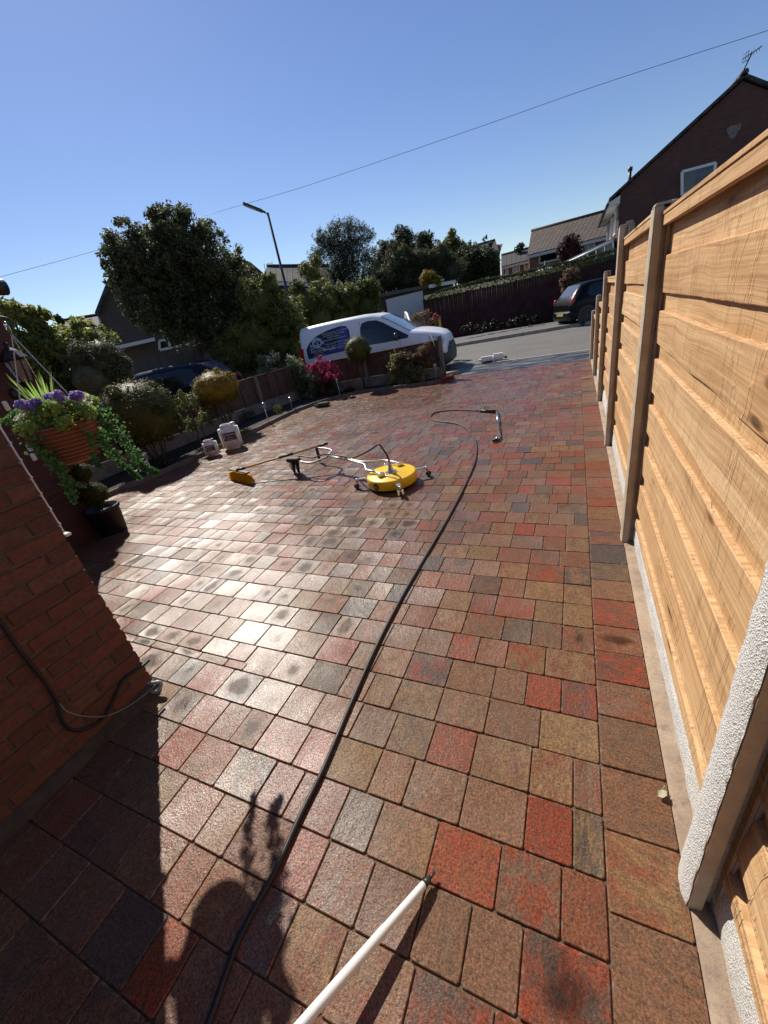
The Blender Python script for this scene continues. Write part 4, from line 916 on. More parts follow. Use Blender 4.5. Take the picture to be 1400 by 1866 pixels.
for i, (L, D, n, s, m, lab, nm, kw) in enumerate((
    ([(570, 500, 24), (580, 540, 20), (575, 475, 10)], 24, 3500, .12, L_mid, 'slim loose tree rising in front of the left roof', 'slim_tree', {}),
    ([(625, 440, 36), (600, 458, 32), (652, 455, 32), (583, 432, 15), (640, 412, 18), (672, 430, 15), (620, 480, 42), (665, 495, 36), (575, 470, 16), (610, 418, 14), (660, 415, 10), (625, 510, 34)], 34, 26000, .2, L_con, 'wide airy dark cedar like tree behind the hedge', 'airy_tree', dict(shell=.15, asp=.16, sub=18)),
    ([(735, 445, 28), (720, 468, 32), (752, 460, 30), (740, 427, 13), (725, 425, 11), (695, 480, 30), (700, 455, 16)], 38, 13000, .22, L_con, 'upright dark conifer left of the weeping willow', 'conifer', dict(asp=.3, core=.5)),
    ([(775, 450, 24), (785, 475, 30), (772, 434, 11), (795, 460, 20)], 36, 9000, .2, L_con, 'narrow dark conifer above the yellow bush', 'conifer', dict(asp=.3, core=.5)),
    ([(822, 440, 15), (818, 465, 26), (823, 425, 9), (835, 450, 16), (840, 465, 20)], 40, 6000, .2, L_mid, 'poplar like tree rising above the others', 'poplar', {}),
    ([(870, 478, 36), (888, 482, 28), (858, 502, 32), (850, 465, 22), (885, 505, 26)], 34, 15000, .18, L_dark, 'round green tree in front of the small brick gable', 'round_tree', dict(core=.6)),
    ([(690, 515, 22), (725, 482, 32), (708, 510, 30), (745, 505, 34), (790, 495, 30), (822, 495, 30), (768, 505, 32), (805, 472, 26), (735, 460, 16), (765, 475, 26)], 30, 30000, .26, leaf_mat('willow', (.045, .055, .025), (.10, .105, .05), .5, .3), 'weeping willow with hanging fronds behind the garage', 'weeping_willow', dict(core=.6, asp=.12, up=-.1)),
    ([(782, 505, 14), (775, 515, 13), (795, 512, 12)], 27, 2600, .12, L_gold, 'small yellow leaved bush above the garage roof', 'yellow_bush', dict(core=.6)),
    ([(1040, 450, 20), (1030, 462, 17), (1050, 465, 17), (1035, 440, 10)], 28, 4500, .16, L_purp, 'purple leaved round tree before the tiled house', 'purple_tree', dict(core=.5)),
    ([(1036, 502, 12), (1048, 508, 10), (1028, 515, 9), (1030, 530, 8), (1050, 495, 7)], 21.2, 1500, .12, L_bronze, 'pinkish bronze shrub beside the parked black hatchback', 'bronze_shrub', dict(core=.2)),
    ([(108, 583, 8), (104, 578, 5)], 30, 500, .2, L_con, 'distant dark treetop above the lime tree', 'distant_tree', dict(core=.4)),
    ([(1080, 437, 6), (945, 455, 9), (950, 447, 6)], 44, 500, .2, L_con, 'dark treetop between the tiled house and the terrace', 'distant_tree', dict(core=.4)),
)):
    cl = pxc(L, D); c = cl[0][0]
    tree(nm, lab, 'tree' if 'bush' not in nm and 'shrub' not in nm else 'shrub', Vector((c.x, c.y, 0)), cl, n, s, m, .1, seed=120+i, **kw)
# rose standards on the far verge
rp = pxc([(766, 578, 12), (756, 580, 8), (778, 572, 9), (782, 590, 9)], 14.2); T = tree('rose_bush', 'tall rose bush with dark blooms beyond the van bonnet', 'shrub', Vector((rp[0][0].x, rp[0][0].y, 0)), rp, 900, .07, L_bronze, .03, seed=150, core=.2, trunk='stem')
rp = pxc([(793, 578, 7), (796, 585, 6), (790, 600, 8), (800, 606, 8)], 14.4); T = tree('rose_bush', 'small rose bush with pink blooms tied to the yellow stake', 'shrub', Vector((rp[0][0].x, rp[0][0].y, 0)), rp, 500, .06, L_mid, .02, seed=151, trunk='stem')
for k_, q_ in enumerate(pxc([(793, 574, 5), (797, 580, 4)], 14.3)):
    C, N, S = cloud([q_], 80, .05, 152+k_, .3, 1); leafmesh('flower', C, N, S, P_pink, T, asp=.95)
s0 = at(800.5, 577, 14.4); b = MB(); b.box((s0.x-.035, s0.y-.035, 0), (s0.x+.035, s0.y+.035, s0.z), .005); tag(b.build('garden_stake', mat('yellow_stake', (.50, .33, .08), .7)), 'yellow wooden stake beside the pink roses', 'stake')
# flowers before the dark fence: border strip
for i, (x0, x1, y, n) in enumerate(((845, 885, 603, 500), (885, 930, 598, 600), (940, 975, 590, 380))):
    cl = pxc([(x0+(x1-x0)*k/3, y-4-(k % 2)*5, 8) for k in range(4)], 20.6+.25*i); T = thing('flowering_plant', ['flowering plant with white dots nearest the garage', 'white flowered plant in the middle of the dark fence', 'sparse white flowered plant left of the black hatchback'][i], 'plant', Vector((cl[0][0].x, cl[0][0].y, .11)))
    C, N, S = cloud(cl, n, .10, 160+i, .2, 5, .4); leafmesh('foliage', C, N, S, L_low, T); C, N, S = cloud(cl, [26, 14, 6][i], .05, 170+i, .8, 3); leafmesh('blossom', C, N, S, P_pale, T, asp=.95)
# ================= vehicles =================
def loft(st, n_side=5):
    """stations: (x, zb, zt, w_low, w_belt, w_top, z_belt) -> body shell, local frame x forward, y left"""
    b = MB(); rings = []
    for x, zb, zt, wl, wb, wt, zl in st:
        h = [(0, zb), (wl*.9, zb), (wl, zb+.07), (wl+(wb-wl)*.6, zb+(zl-zb)*.4), (wb, zb+(zl-zb)*.75), (wb*.995, zl), (wb+(wt-wb)*.5, zl+(zt-zl)*.5), (wt, zl+(zt-zl)*.85), (wt*.90, zl+(zt-zl)*.97), (wt*.5, zt+.0), (0, zt+.006)]
        rings.append([(x, -y, z) for y, z in h]+[(x, y, z) for y, z in h[-2:0:-1]])
    n = len(rings[0]); vs = [p for r in rings for p in r]
    b.add(vs, [(i*n+j, i*n+(j+1) % n, (i+1)*n+(j+1) % n, (i+1)*n+j) for i in range(len(rings)-1) for j in range(n)], True)
    b.add(rings[0], [tuple(range(n))]); b.add(rings[-1], [tuple(range(n))[::-1]]); return b
def st_at(st, x):
    for a, c in zip(st, st[1:]):
        if a[0] <= x <= c[0]: f = (x-a[0])/(c[0]-a[0]+1e-9); return [a[i]+(c[i]-a[i])*f for i in range(7)]
    return list(st[0] if x < st[0][0] else st[-1])
def sidey(st, x, z):
    _, zb, zt, wl, wb, wt, zl = st_at(st, x); h = [(wl, zb+.07), (wl+(wb-wl)*.6, zb+(zl-zb)*.4), (wb, zb+(zl-zb)*.75), (wb*.995, zl), (wb+(wt-wb)*.5, zl+(zt-zl)*.5), (wt, zl+(zt-zl)*.85), (wt*.9, zl+(zt-zl)*.97)]
    for (y0, z0), (y1, z1) in zip(h, h[1:]):
        if z <= z1: return y0+(y1-y0)*max(0, (z-z0)/(z1-z0+1e-9))
    return h[-1][0]
def sidepatch(st, pts, side=-1, off=.006, n=5):
    """closed outline (x,z) laid on the body side, filled as a fine grid"""
    P = []
    for (x0, z0), (x1, z1) in zip(pts, pts[1:]+pts[:1]):
        for k in range(n): P.append((x0+(x1-x0)*k/n, z0+(z1-z0)*k/n))
    bm = bmesh.new(); vs = [bm.verts.new((x, 0, z)) for x, z in P]; f = bm.faces.new(vs)
    bmesh.ops.triangulate(bm, faces=[f]); bmesh.ops.subdivide_edges(bm, edges=bm.edges[:], cuts=2, use_grid_fill=True)
    for v in bm.verts: v.co.y = side*(sidey(st, v.co.x, v.co.z)+off)
    b = MB(); b.bm(bm); return b
def topz(st, x, y):
    _, zb, zt, wl, wb, wt, zl = st_at(st, x); h = [(wt*.90, zl+(zt-zl)*.97), (wt*.5, zt), (0, zt+.006)]; y = abs(y)
    for (y1, z1), (y0, z0) in zip(h, h[1:]):
        if y >= y0: return z0+(z1-z0)*(y-y0)/(y1-y0+1e-9)
    return zt
def toppatch(st, x0, x1, fr=.9, off=.006, n=8):
    b = MB(); vs = []
    for i in range(n+1):
        x = x0+(x1-x0)*i/n; w = st_at(st, x)[5]*fr
        for j in range(9): y = -w+2*w*j/8; vs.append((x, y, topz(st, x, y)+off))
    return b.add(vs, [(i*9+j, i*9+j+1, (i+1)*9+j+1, (i+1)*9+j) for i in range(n) for j in range(8)], True)
def wheel(T, x, y, r, w, mt, mr):
    s = -1 if y < 0 else 1
    b = MB(); b.lathe([(r*.6, -w/2), (r*.93, -w/2), (r, -w*.3), (r, w*.3), (r*.93, w/2), (r*.6, w/2)], (x, y, r), 28, axis=(0, s, 0)); wh = b.build('wheel', mt, T, local=True)
    b = MB(); b.lathe([(r*.6, w*.36), (r*.58, w*.46), (r*.2, w*.50), (.001, w*.52)], (x, y, r), 20, axis=(0, s, 0)); b.build('rim', mr, wh, local=True)
def glassmat(name, c, rough=.04):
    t = NT(name); t.bsdf(c, rough, Specular_IOR_Level=.8); return t.m
m_glz = glassmat('car_glass', (.012, .015, .018))
def paint(name, c, coat=.6, rough=.35):
    t = NT(name); n = t.noise(t.obj(), 2.5, 3); t.bsdf(t.mix(t.ramp(n, .35, .7, 0, .5), c, tuple(x*.9 for x in c)), rough, Coat_Weight=coat, Coat_Roughness=.05, Specular_IOR_Level=.5 if c[0] > .1 else .15); return t.m
m_vanw = paint('white_paint', (.82, .82, .81), .3); m_navy = paint('navy_paint', (.006, .008, .02), .25); m_blk = paint('black_blue_paint', (.003, .0035, .006), .12); m_tail = glassmat('tail_red', (.45, .01, .012), .2)
VS = [(0.0, .42, 1.20, .74, .80, .70, .95), (.03, .36, 1.71, .79, .87, .75, 1.05), (.10, .30, 1.785, .81, .89, .77, 1.08), (.5, .27, 1.80, .82, .90, .76, 1.10), (1.2, .26, 1.815, .82, .90, .76, 1.10), (1.9, .26, 1.81, .82, .90, .76, 1.08), (2.35, .26, 1.775, .82, .90, .74, 1.06), (2.6, .26, 1.69, .82, .90, .72, 1.04), (2.85, .26, 1.54, .82, .89, .72, 1.02), (3.15, .26, 1.34, .82, .89, .73, 1.02), (3.34, .26, 1.215, .82, .88, .75, 1.0), (3.6, .26, 1.175, .82, .88, .76, .97), (3.9, .26, 1.10, .82, .87, .76, .90), (4.12, .25, 1.02, .80, .84, .70, .82), (4.24, .25, .92, .74, .79, .62, .74), (4.30, .27, .78, .62, .68, .50, .66)]
KV = 1.0
van = thing('parked_van', 'white panel van with dark blue cleaning advert parked behind the low garden fence', 'van', (-7.44, 11.50, -.01), R_(5.5))
VL = VS
body = loft(VL).build('body', m_vanw, van, local=True)
sidepatch(VL, [(1.98, 1.50), (2.04, 1.60), (2.2, 1.63), (2.45, 1.61), (2.62, 1.53), (2.95, 1.32), (3.32, 1.10), (3.30, 1.04), (2.7, 1.02), (2.1, 1.03), (2.0, 1.10), (1.96, 1.25)]).build('side_window', m_glz, van, local=True)
toppatch(VL, 2.57, 3.37, .95).build('windscreen', glassmat('windscreen_glass', (.10, .14, .19), .08), van, local=True)
m_dblue = mat('advert_navy', (.008, .010, .035), .4, var=.1); m_lblue = mat('advert_blue', (.05, .07, .32), .4, (.03, .04, .2), ns=2); m_wprint = mat('white_print', (.62, .66, .75), .5, var=.05); m_gprint = mat('grey_blue_print', (.30, .40, .52), .5, (.45, .52, .62), ns=25)
gp = [(.22, .93), (1.66, 1.0), (1.64, 1.50), (1.56, 1.61), (1.40, 1.64), (1.0, 1.60), (.62, 1.51), (.33, 1.34), (.21, 1.20)]
ad = sidepatch(VL, gp, off=.005).build('advert', m_dblue, van, local=True)
q = sidepatch(VL, [(.72, .958), (1.61, 1.008), (1.592, 1.49), (1.52, 1.59), (1.38, 1.625), (1.33, 1.40), (1.22, 1.12), (.82, 1.09)], off=.009).build('blue_swoosh', m_lblue, van, local=True); q.parent = ad
def side_text(txt, x, z, size, slope=.055, mt=None, off=.016):
    cu = bpy.data.curves.new('t', 'FONT'); cu.body = txt; cu.size = size; cu.align_x = 'CENTER'; cu.resolution_u = 2
    o = bpy.data.objects.new('t', cu); col.objects.link(o); dg = bpy.context.evaluated_depsgraph_get(); me = bpy.data.meshes.new_from_object(o.evaluated_get(dg)); bpy.data.objects.remove(o); 
    for v in me.vertices:
        X, Z = x+v.co.x, z+v.co.y+v.co.x*slope; v.co = (X, -(sidey(VL, X, Z)+off), Z)
    me.materials.append(mt or m_wprint); me.name = 'lettering'; o = bpy.data.objects.new('lettering', me); col.objects.link(o); o.parent = ad; return o
for txt, x, z, s in (('Driveway cleaning - Patio cleaning', 1.19, 1.515, .058), ('Roof cleaning - Soft washing', 1.16, 1.455, .058), ('Render cleaning', 1.14, 1.395, .058), ('Commercial & residential work', 1.16, 1.335, .058), ('Fully insured & DBS checked', 1.20, 1.235, .058), ('Call today for a free quote', 1.22, 1.165, .062), ('07393 194715', 1.20, 1.075, .085), ('PRECISION', .60, 1.075, .10), ('pressure washing', .60, 1.03, .045), ('exterior cleaning', .58, .965, .055)):
    side_text(txt, x, z, s)
def blob(cx, cz, rx, rz, mt, off, n=18):
    return [(cx+rx*math.cos(2*math.pi*k/n), cz+rz*math.sin(2*math.pi*k/n)) for k in range(n)], mt, off
shapes = [blob(.60, 1.33, .17, .125, m_gprint, .010), blob(.60, 1.245, .10, .07, m_gprint, .010), blob(.54, 1.31, .042, .045, m_dblue, .014, 10), blob(.67, 1.315, .042, .045, m_dblue, .014, 10), blob(.605, 1.36, .03, .03, m_dblue, .014, 8)]
for (x0, z0), (x1, z1) in (((.38, 1.17), (.80, 1.30)), ((.38, 1.27), (.82, 1.14))):
    shapes.append(([(x0, z0-.012), (x1, z1-.012), (x1, z1+.014), (x0, z0+.014)], m_gprint, .012))
    for e in ((x0, z0), (x1, z1)): shapes.append(blob(e[0], e[1]+.018, .022, .022, m_gprint, .012, 8)); shapes.append(blob(e[0], e[1]-.018, .022, .022, m_gprint, .012, 8))
for P, mt, off in shapes:
    q = sidepatch(VL, P, off=off, n=1).build('emblem', mt, van, local=True); q.parent = ad
def seam(pts, w=.008, T=None, st=None, mt=None, nm='door_seam'):
    b = MB(); P = [(x, -(sidey(st, x, z)+.001), z) for x, z in pts]; b.tube(P, w, 4, smooth=False); return b.build(nm, mt or m_black, T, local=True)
seam([(1.86, .35), (1.87, .7), (1.88, 1.0), (1.90, 1.3), (1.97, 1.66)], .005, van, VL); seam([(3.05, .5), (3.06, .8), (3.08, 1.0)], .004, van, VL)
for sd in (-1, 1):
    b = MB(); b.box((-.02, sd*.80, .74), (.10, sd*.895, 1.24), .012); b.build('tail_light', m_tail, van, local=True)
seam([(2.93, 1.045), (2.95, 1.2), (2.97, 1.30)], .012, van, VL, m_dgrey, 'window_pillar')
b = MB(); b.box((2.0, -.925, .93), (2.16, -.895, .965), .01); b.build('door_handle', m_dgrey, van, local=True)
hl = sidepatch(VL, [(3.86, .82), (4.22, .72), (4.25, .84), (4.1, .96), (3.88, .99)], off=.012); hl.build('headlight', glassmat('headlight_glass', (.45, .47, .5), .1), van, local=True)
bp = [(3.86, .18, .60, .84, .885, .84, .45), (4.15, .18, .66, .83, .87, .82, .48), (4.36, .19, .68, .78, .80, .74, .48), (4.46, .22, .66, .62, .66, .56, .48), (4.50, .26, .60, .4, .46, .38, .48)]
loft([(a[0]-.13, *a[1:]) for a in bp]).build('front_bumper', mat('grey_plastic', (.05, .052, .056), .6), van, local=True)
b = MB(); b.box((4.29, -.35, .64), (4.335, .35, .74), .01); b.build('grille', m_black, van, local=True)
for x in (.78, 3.50):
    for y in (-.80, .80): wheel(van, x, y, .32, .2, m_rubber, m_steel)
b = MB(); b.ball((3.02, -1.02, 1.12), (.05, .10, .11), 2); b.tube([(3.05, -.86, 1.05), (3.03, -.98, 1.06)], .03, 8); b.build('wing_mirror', m_dgrey, van, local=True)
b = MB(); b.ball((3.02, 1.02, 1.12), (.05, .10, .11), 2); b.tube([(3.05, .86, 1.05), (3.03, .98, 1.06)], .03, 8); b.build('wing_mirror', m_dgrey, van, local=True)
# passenger door standing open on the far side
b = MB(); hx, hy = 3.05, .90; dx, dy = math.cos(R_(115)), math.sin(R_(115))
def dr_(u, z): return (hx+dx*u, hy+dy*u, z)
b.prism([dr_(0, .4), dr_(1.05, .4), dr_(1.1, 1.05), dr_(0, 1.02)], (-.06, -.03, 0)); b.tube([dr_(.02, 1.02), dr_(.35, 1.32), dr_(.75, 1.62), dr_(.98, 1.66), dr_(1.06, 1.55), dr_(1.1, 1.05)], .04, 8); b.build('open_door', m_vanw, van, local=True)
def hatch(name, label, loc, rz, mp, lit=True, L=1.0):
    T = thing(name, label, 'car', loc, rz)
    S = [(0.0, .40, .78, .60, .66, .56, .66), (.06, .30, .92, .72, .78, .64, .82), (.16, .25, 1.06, .76, .82, .60, .90), (.34, .22, 1.28, .78, .83, .58, .93), (.52, .2, 1.43, .78, .83, .57, .94), (.8, .2, 1.48, .78, .83, .57, .93), (1.5, .2, 1.50, .78, .83, .57, .91), (2.1, .2, 1.46, .78, .83, .57, .90), (2.5, .2, 1.30, .78, .82, .58, .90), (2.85, .2, 1.05, .78, .82, .62, .88), (3.2, .2, .95, .76, .80, .62, .82), (3.5, .22, .80, .68, .72, .5, .7), (3.62, .28, .62, .5, .55, .4, .52)]
    S = [(s[0]*L, *s[1:]) for s in S]
    loft(S).build('body', mp, T, local=True)
    for sd in (-1, 1): sidepatch(S, [(.62*L, 1.04), (.75*L, 1.32), (1.0*L, 1.38), (1.9*L, 1.37), (2.25*L, 1.24), (2.62*L, .98), (2.5*L, .955), (.75*L, .965)], side=sd).build('side_window', m_glz, T, local=True)
    toppatch(S, .16*L, .50*L, .82, .008).build('rear_window', glassmat('rear_glass', (.10, .11, .15), .1), T, local=True); toppatch(S, 2.2*L, 2.84*L, .88, .008).build('windscreen', m_glz, T, local=True)
    for sd in (-1, 1): 
        b = MB(); b.ball((.11*L, sd*.71, .87), (.09, .075, .15), 2); b.build('tail_light', m_tail, T, local=True)
    loft([(-.05, .30, .50, .5, .56, .5, .42), (0, .24, .56, .68, .72, .66, .45), (.08, .2, .60, .78, .82, .76, .48), (.22, .2, .60, .80, .84, .78, .48)]).build('rear_bumper', mp, T, local=True)
    b = MB(); b.box((-.068, -.26, .40), (-.05, .26, .51), .004); b.build('number_plate', mat('yellow_plate', (.45, .36, .08), .5), T, local=True)
    for x in (.60*L, 2.85*L):
        for y in (-.74, .74): wheel(T, x, y, .30, .2, m_rubber, m_dgrey)
        for sd in (-1, 1):
            b = MB(); b.lathe([(.37, 0), (.36, .012)], (x, sd*.822, .32), 24, axis=(0, sd, 0), smooth=False); b.build('wheel_arch', m_black, T, local=True)
    for sd in (-1, 1):
        b = MB(); b.ball((2.35*L, sd*.93, .98), (.07, .09, .07), 2); b.build('wing_mirror', mp, T, local=True)
    return T
hatch('parked_car', 'black blue hatchback parked across the road half behind the timber fence', (-.50, 19.15, .02), R_(28), m_blk)
hc = R_(208); cc = at(292, 695, 12.4); cc = Vector((cc.x-1.95*math.cos(hc), cc.y-1.95*math.sin(hc), 0))
hatch('parked_car', 'dark navy car parked in the shade between the garden shrubs and the gable house', (cc.x, cc.y, 0), hc, m_navy, L=1.08)

# ================= street lamp, wire =================
lp_ = Vector((at(527, 545, 19).x, at(527, 545, 19).y, 0)); tz = at(485, 388, 19).z
T = thing('street_lamp', 'dark street lamp with flat lantern head rising above the trees', 'street lamp', lp_)
b = MB(); b.tube([lp_, lp_+Vector((0, 0, 1.2)), lp_+Vector((0, 0, 1.25)), lp_+Vector((0, 0, tz))], [.085, .085, .06, .045], 12); b.build('pole', m_dgrey, T)
hd_ = at(468, 380, 19.0); e0 = lp_+Vector((0, 0, tz-.03)); e1 = Vector(at(474, 383, 19)); dh = (Vector(at(456, 376, 19))-e1).normalized()
b = MB(); b.tube([e0, e1], .022, 8); b.build('arm', m_dgrey, T)
b = MB(); b.beam(e1-dh*.1, e1+dh*.62, .30, .07, bev=.02); b.beam(e1-dh*.2, e1+dh*.1, .12, .06, bev=.015); b.build('lamp_head', m_dgrey, T)
b = MB(); b.beam(e1+dh*.15-Vector((0, 0, .045)), e1+dh*.55-Vector((0, 0, .045)), .22, .012); b.build('lens', m_glass, T)
wp = [at(*p, D) for p, D in (((-60, 521), 20.5), ((190, 452), 20.), ((380, 391), 19.6), ((560, 338), 19.2), ((860, 236), 18.6), ((1100, 152), 18.2), ((1460, 36), 18))]
b = MB(); b.tube(bez(wp, 8), .0065, 5); tag(b.build('overhead_cable', m_dgrey), 'thin overhead cable crossing the whole sky', 'cable')

# ================= buildings =================
class Fac:      # vertical facade through two ground points
    def __init__(s, a, b_): s.a = Vector((a[0], a[1], 0)); s.d = (Vector((b_[0], b_[1], 0))-s.a); s.L = s.d.length; s.d.normalize(); s.n = Vector((-s.d.y, s.d.x, 0)); s.n = s.n if s.n.dot(Vector((0, 0, 0))-s.a) > 0 else -s.n
    def hit(s, x, y):
        v = Vector(ray(x, y)); c = Vector(C0); t = (s.a-c).dot(s.n)/v.dot(s.n); return c+v*t
    def poly(s, L): return [s.hit(x, y) for x, y in L]
def window(T, fc, quad, panes=2, sill=True, curtain=False, nm='window', mfr=None):
    P = fc.poly(quad); c = sum(P, Vector())/4; n = fc.n
    P = [p+n*.01 for p in P]; b = MB(); w = .10
    for k in range(4): b.beam(P[k]+n*.02, P[(k+1) % 4]+n*.02, w, .05, up=n)
    for k in range(1, panes): q0, q1 = P[0].lerp(P[1], k/panes), P[3].lerp(P[2], k/panes); b.beam(q0+n*.02, q1+n*.02, w*.8, .045, up=n)
    fr = b.build(nm, mfr or m_white, T)
    b = MB(); b.prism(P, n*.008); b.build('pane', m_glz, fr)
    if curtain:
        b = MB(); 
        for k in range(14):
            f0 = .45+k*.038; q0, q1 = P[3].lerp(P[2], f0), P[0].lerp(P[1], f0); b.tube([q0+n*.012, q1+n*.012], .022, 6)
        b.build('curtain', mat('curtain_grey', (.20, .21, .25), .8), fr)
    return fr
m_tile = None
def tile_mat(name, c1, c2, w=.30, h=.30):
    t = NT(name); v = t.uv(); br = t.n('TexBrick', {'Vector': v, 'Color1': c1, 'Color2': c2, 'Mortar': tuple(x*.35 for x in c1), 'Scale': 1., 'Mortar Size': .045, 'Mortar Smooth': .6, 'Brick Width': w, 'Row Height': h}); br.offset = 0
    n = t.noise(v, 3, 4); t.bsdf(t.mix(t.ramp(n, .35, .7, 0, .6), br.outputs[0], tuple(x*.6 for x in c2)), .85, Normal=t.bump(t.math('MULTIPLY', br.outputs[1], -1), .8, .03)); return t.m
m_tile = tile_mat('roof_tiles', (.13, .095, .075), (.075, .052, .042), .33, .36); m_tile2 = tile_mat('slate_roof', (.07, .065, .065), (.055, .05, .05), .4, .35)
def slope(pts, th=.12):       # roof plane with thickness downwards, uv along the slope
    b = MB(); b.prism(pts, (0, 0, -th)); return b
# right hand gable house (gable in the plane Y = 25.5)
GY = 25.5
fg = Fac((1.5, GY), (9, GY))
m_gb = brick_mat('dark_red_brick', (.15, .055, .042), (.09, .04, .032), (.10, .075, .065))
gh = thing('gable_house', 'large dark red brick gable house rising behind the timber fence', 'house', (1.6, GY, 0))
el = fg.hit(1131, 350); ap = fg.hit(1354, 147); er = Vector((2*ap.x-el.x, GY, el.z))
b = MB(); b.prism([Vector((el.x, GY, 0)), Vector((er.x, GY, 0)), er, ap, el], (0, 9.5, 0)); b.build('wall', m_gb, gh)
ov = .45; sl = (ap.z-el.z)/(ap.x-el.x)
b = MB(); L0 = Vector((el.x-ov, GY-.15, el.z-ov*sl+.03)); A0 = Vector((ap.x, GY-.15, ap.z+.06)); R0 = Vector((er.x+ov, GY-.15, er.z-ov*sl+.03))
b.prism([L0, A0, A0+Vector((0, 9.8, 0)), L0+Vector((0, 9.8, 0))], (0, 0, .13)); b.prism([A0, R0, R0+Vector((0, 9.8, 0)), A0+Vector((0, 9.8, 0))], (0, 0, .13)); rf = b.build('roof', m_tile2, gh)
b = MB()
for k in range(20): b.tube([A0+Vector((0, k*.5, .14)), A0+Vector((0, k*.5+.49, .14))], .12, 10)
b.build('ridge_tile', m_tile2, rf)
b = MB(); b.prism([Vector((el.x-ov, GY-.1, el.z-.42)), Vector((el.x, GY-.1, el.z-.42)), Vector((el.x, GY-.1, el.z-.12)), Vector((el.x-ov, GY-.1, el.z-.30))], (0, 9.6, 0)); b.build('soffit', m_white, gh)
b = MB(); b.tube([Vector((el.x-ov-.05, GY-.15, el.z-.36)), Vector((el.x-ov-.05, GY+9.7, el.z-.36))], .06, 8); b.build('gutter', m_black, gh)
window(gh, fg, [(1243, 356), (1300, 330), (1304, 297), (1243, 313)], 1, curtain=True)
c_ = fg.hit(1337, 238); b = MB(); pts = []
for k in range(12): a = k*.524; r = .22*(1+.25*math.sin(3*a)); pts.append(c_+Vector((r*math.cos(a), -.004, r*1.0*math.sin(a)-(.25 if 4 <= k <= 7 and False else 0))))
b.prism(pts, (0, -.02, 0)); b.build('mortar_patch', mat('mortar_patch', (.20, .17, .15), .9), gh)
# facade facing the left: windows and canopy
ff = Fac((el.x, GY), (el.x, GY+9.5))
for (y0, y1, z0, z1) in ((26.3, 27.6, el.z-1.5, el.z-.55), (29.3, 30.6, el.z-1.5, el.z-.55), (32.3, 33.4, el.z-1.5, el.z-.55)):
    b = MB(); X = el.x
    for (a, c) in (((y0, z0), (y1, z0)), ((y1, z0), (y1, z1)), ((y1, z1), (y0, z1)), ((y0, z1), (y0, z0)), (((y0+y1)/2, z0), ((y0+y1)/2, z1))): b.beam((X-.04, a[0], a[1]), (X-.04, c[0], c[1]), .07, .07, up=Vector((1, 0, 0)))
    fr = b.build('window', m_white, gh); b = MB(); b.box((X-.02, y0, z0), (X-.005, y1, z1)); b.build('pane', m_glz, fr)
b = MB(); b.prism([(el.x, 28.4, 2.9), (el.x-1.1, 28.4, 2.45), (el.x-1.1, 28.4, 2.35), (el.x, 28.4, 2.6)], (0, 5.5, 0)); b.build('porch_roof', m_tile2, gh)
b = MB(); b.tube([ap+Vector((.25, 3.4, 0)), at(1371, 96, 29.5)], .028, 8); tp_ = Vector(at(1371, 96, 29.5))
an = thing('tv_aerial', 'tv aerial on a thin mast above the big gable', 'aerial', ap+Vector((.25, 3.4, 0))); b.build('mast', m_dgrey, an)
b = MB(); u = Vector((.26, -.14, .06)); b.tube([tp_-u, tp_+u*1.1], .018, 6)
for k in range(7): q = tp_-u+u*(k*.3); b.tube([q-Vector((.0, .0, .10)), q+Vector((0, 0, .10))], .010, 5)
for s in (-.14, .14): b.tube([tp_-u+Vector((0, 0, s)), tp_-u*.35+Vector((0, 0, s))], .014, 5)
b.build('antenna', m_dgrey, an)
# tiled long house
def row_house(name, label, D, ridge, eave, wallbot, m_wall, mt, wins, depth=7., lean=2.6, doorq=None):
    e0, e1 = at(*eave[0], D[0]), at(*eave[1], D[1]); fc = Fac(e0, e1); T = thing(name, label, 'house', (e0.x, e0.y, 0))
    e0, e1 = fc.hit(*eave[0]), fc.hit(*eave[1]); f2 = Fac(Vector(e0)-fc.n*lean, Vector(e1)-fc.n*lean); r0, r1 = f2.hit(*ridge[0]), f2.hit(*ridge[1])
    ez = (e0.z+e1.z)/2; 
    b = MB(); b.prism([Vector((e0.x, e0.y, 0)), Vector((e1.x, e1.y, 0)), Vector((e1.x, e1.y, e1.z)), Vector((e0.x, e0.y, e0.z))], -fc.n*depth); b.prism([e0, r0, e0-fc.n*lean*2], (e1-e0)); b.build('wall', m_wall, T)
    o = fc.n*.35+Vector((0, 0, -.12)); b = MB(); U = (r1-r0).normalized()
    b.prism([e0+o, e1+o, r1, r0], (0, 0, .12)); back0, back1 = e0-fc.n*lean*2.2, e1-fc.n*lean*2.2; b.prism([r0, r1, back1, back0], (0, 0, .12)); rf = b.build('roof', mt, T)
    # roof uv follows the slope
    me = rf.data; uvd = me.uv_layers[0].data; sd = (r0-(e0+o)).normalized(); ro = T.location
    for l in me.loops:
        p = me.vertices[l.vertex_index].co+ro-e0; uvd[l.index].uv = (p.dot(U), p.dot(sd))
    b = MB(); b.tube([r0+Vector((0, 0, .13)), r1+Vector((0, 0, .13))], .11, 8); b.build('ridge_tile', mt, rf)
    b = MB(); b.beam(e0+fc.n*.36+Vector((0, 0, -.16)), e1+fc.n*.36+Vector((0, 0, -.16)), .1, .18, up=Vector((0, 0, 1))); b.build('gutter', m_white, T)
    for q, pn in wins: window(T, fc, q, pn)
    return T, fc
m_obr = brick_mat('orange_brick', (.34, .15, .085), (.26, .11, .065), (.22, .18, .14)); m_white_wall = mat('white_render', (.62, .62, .6), .8)
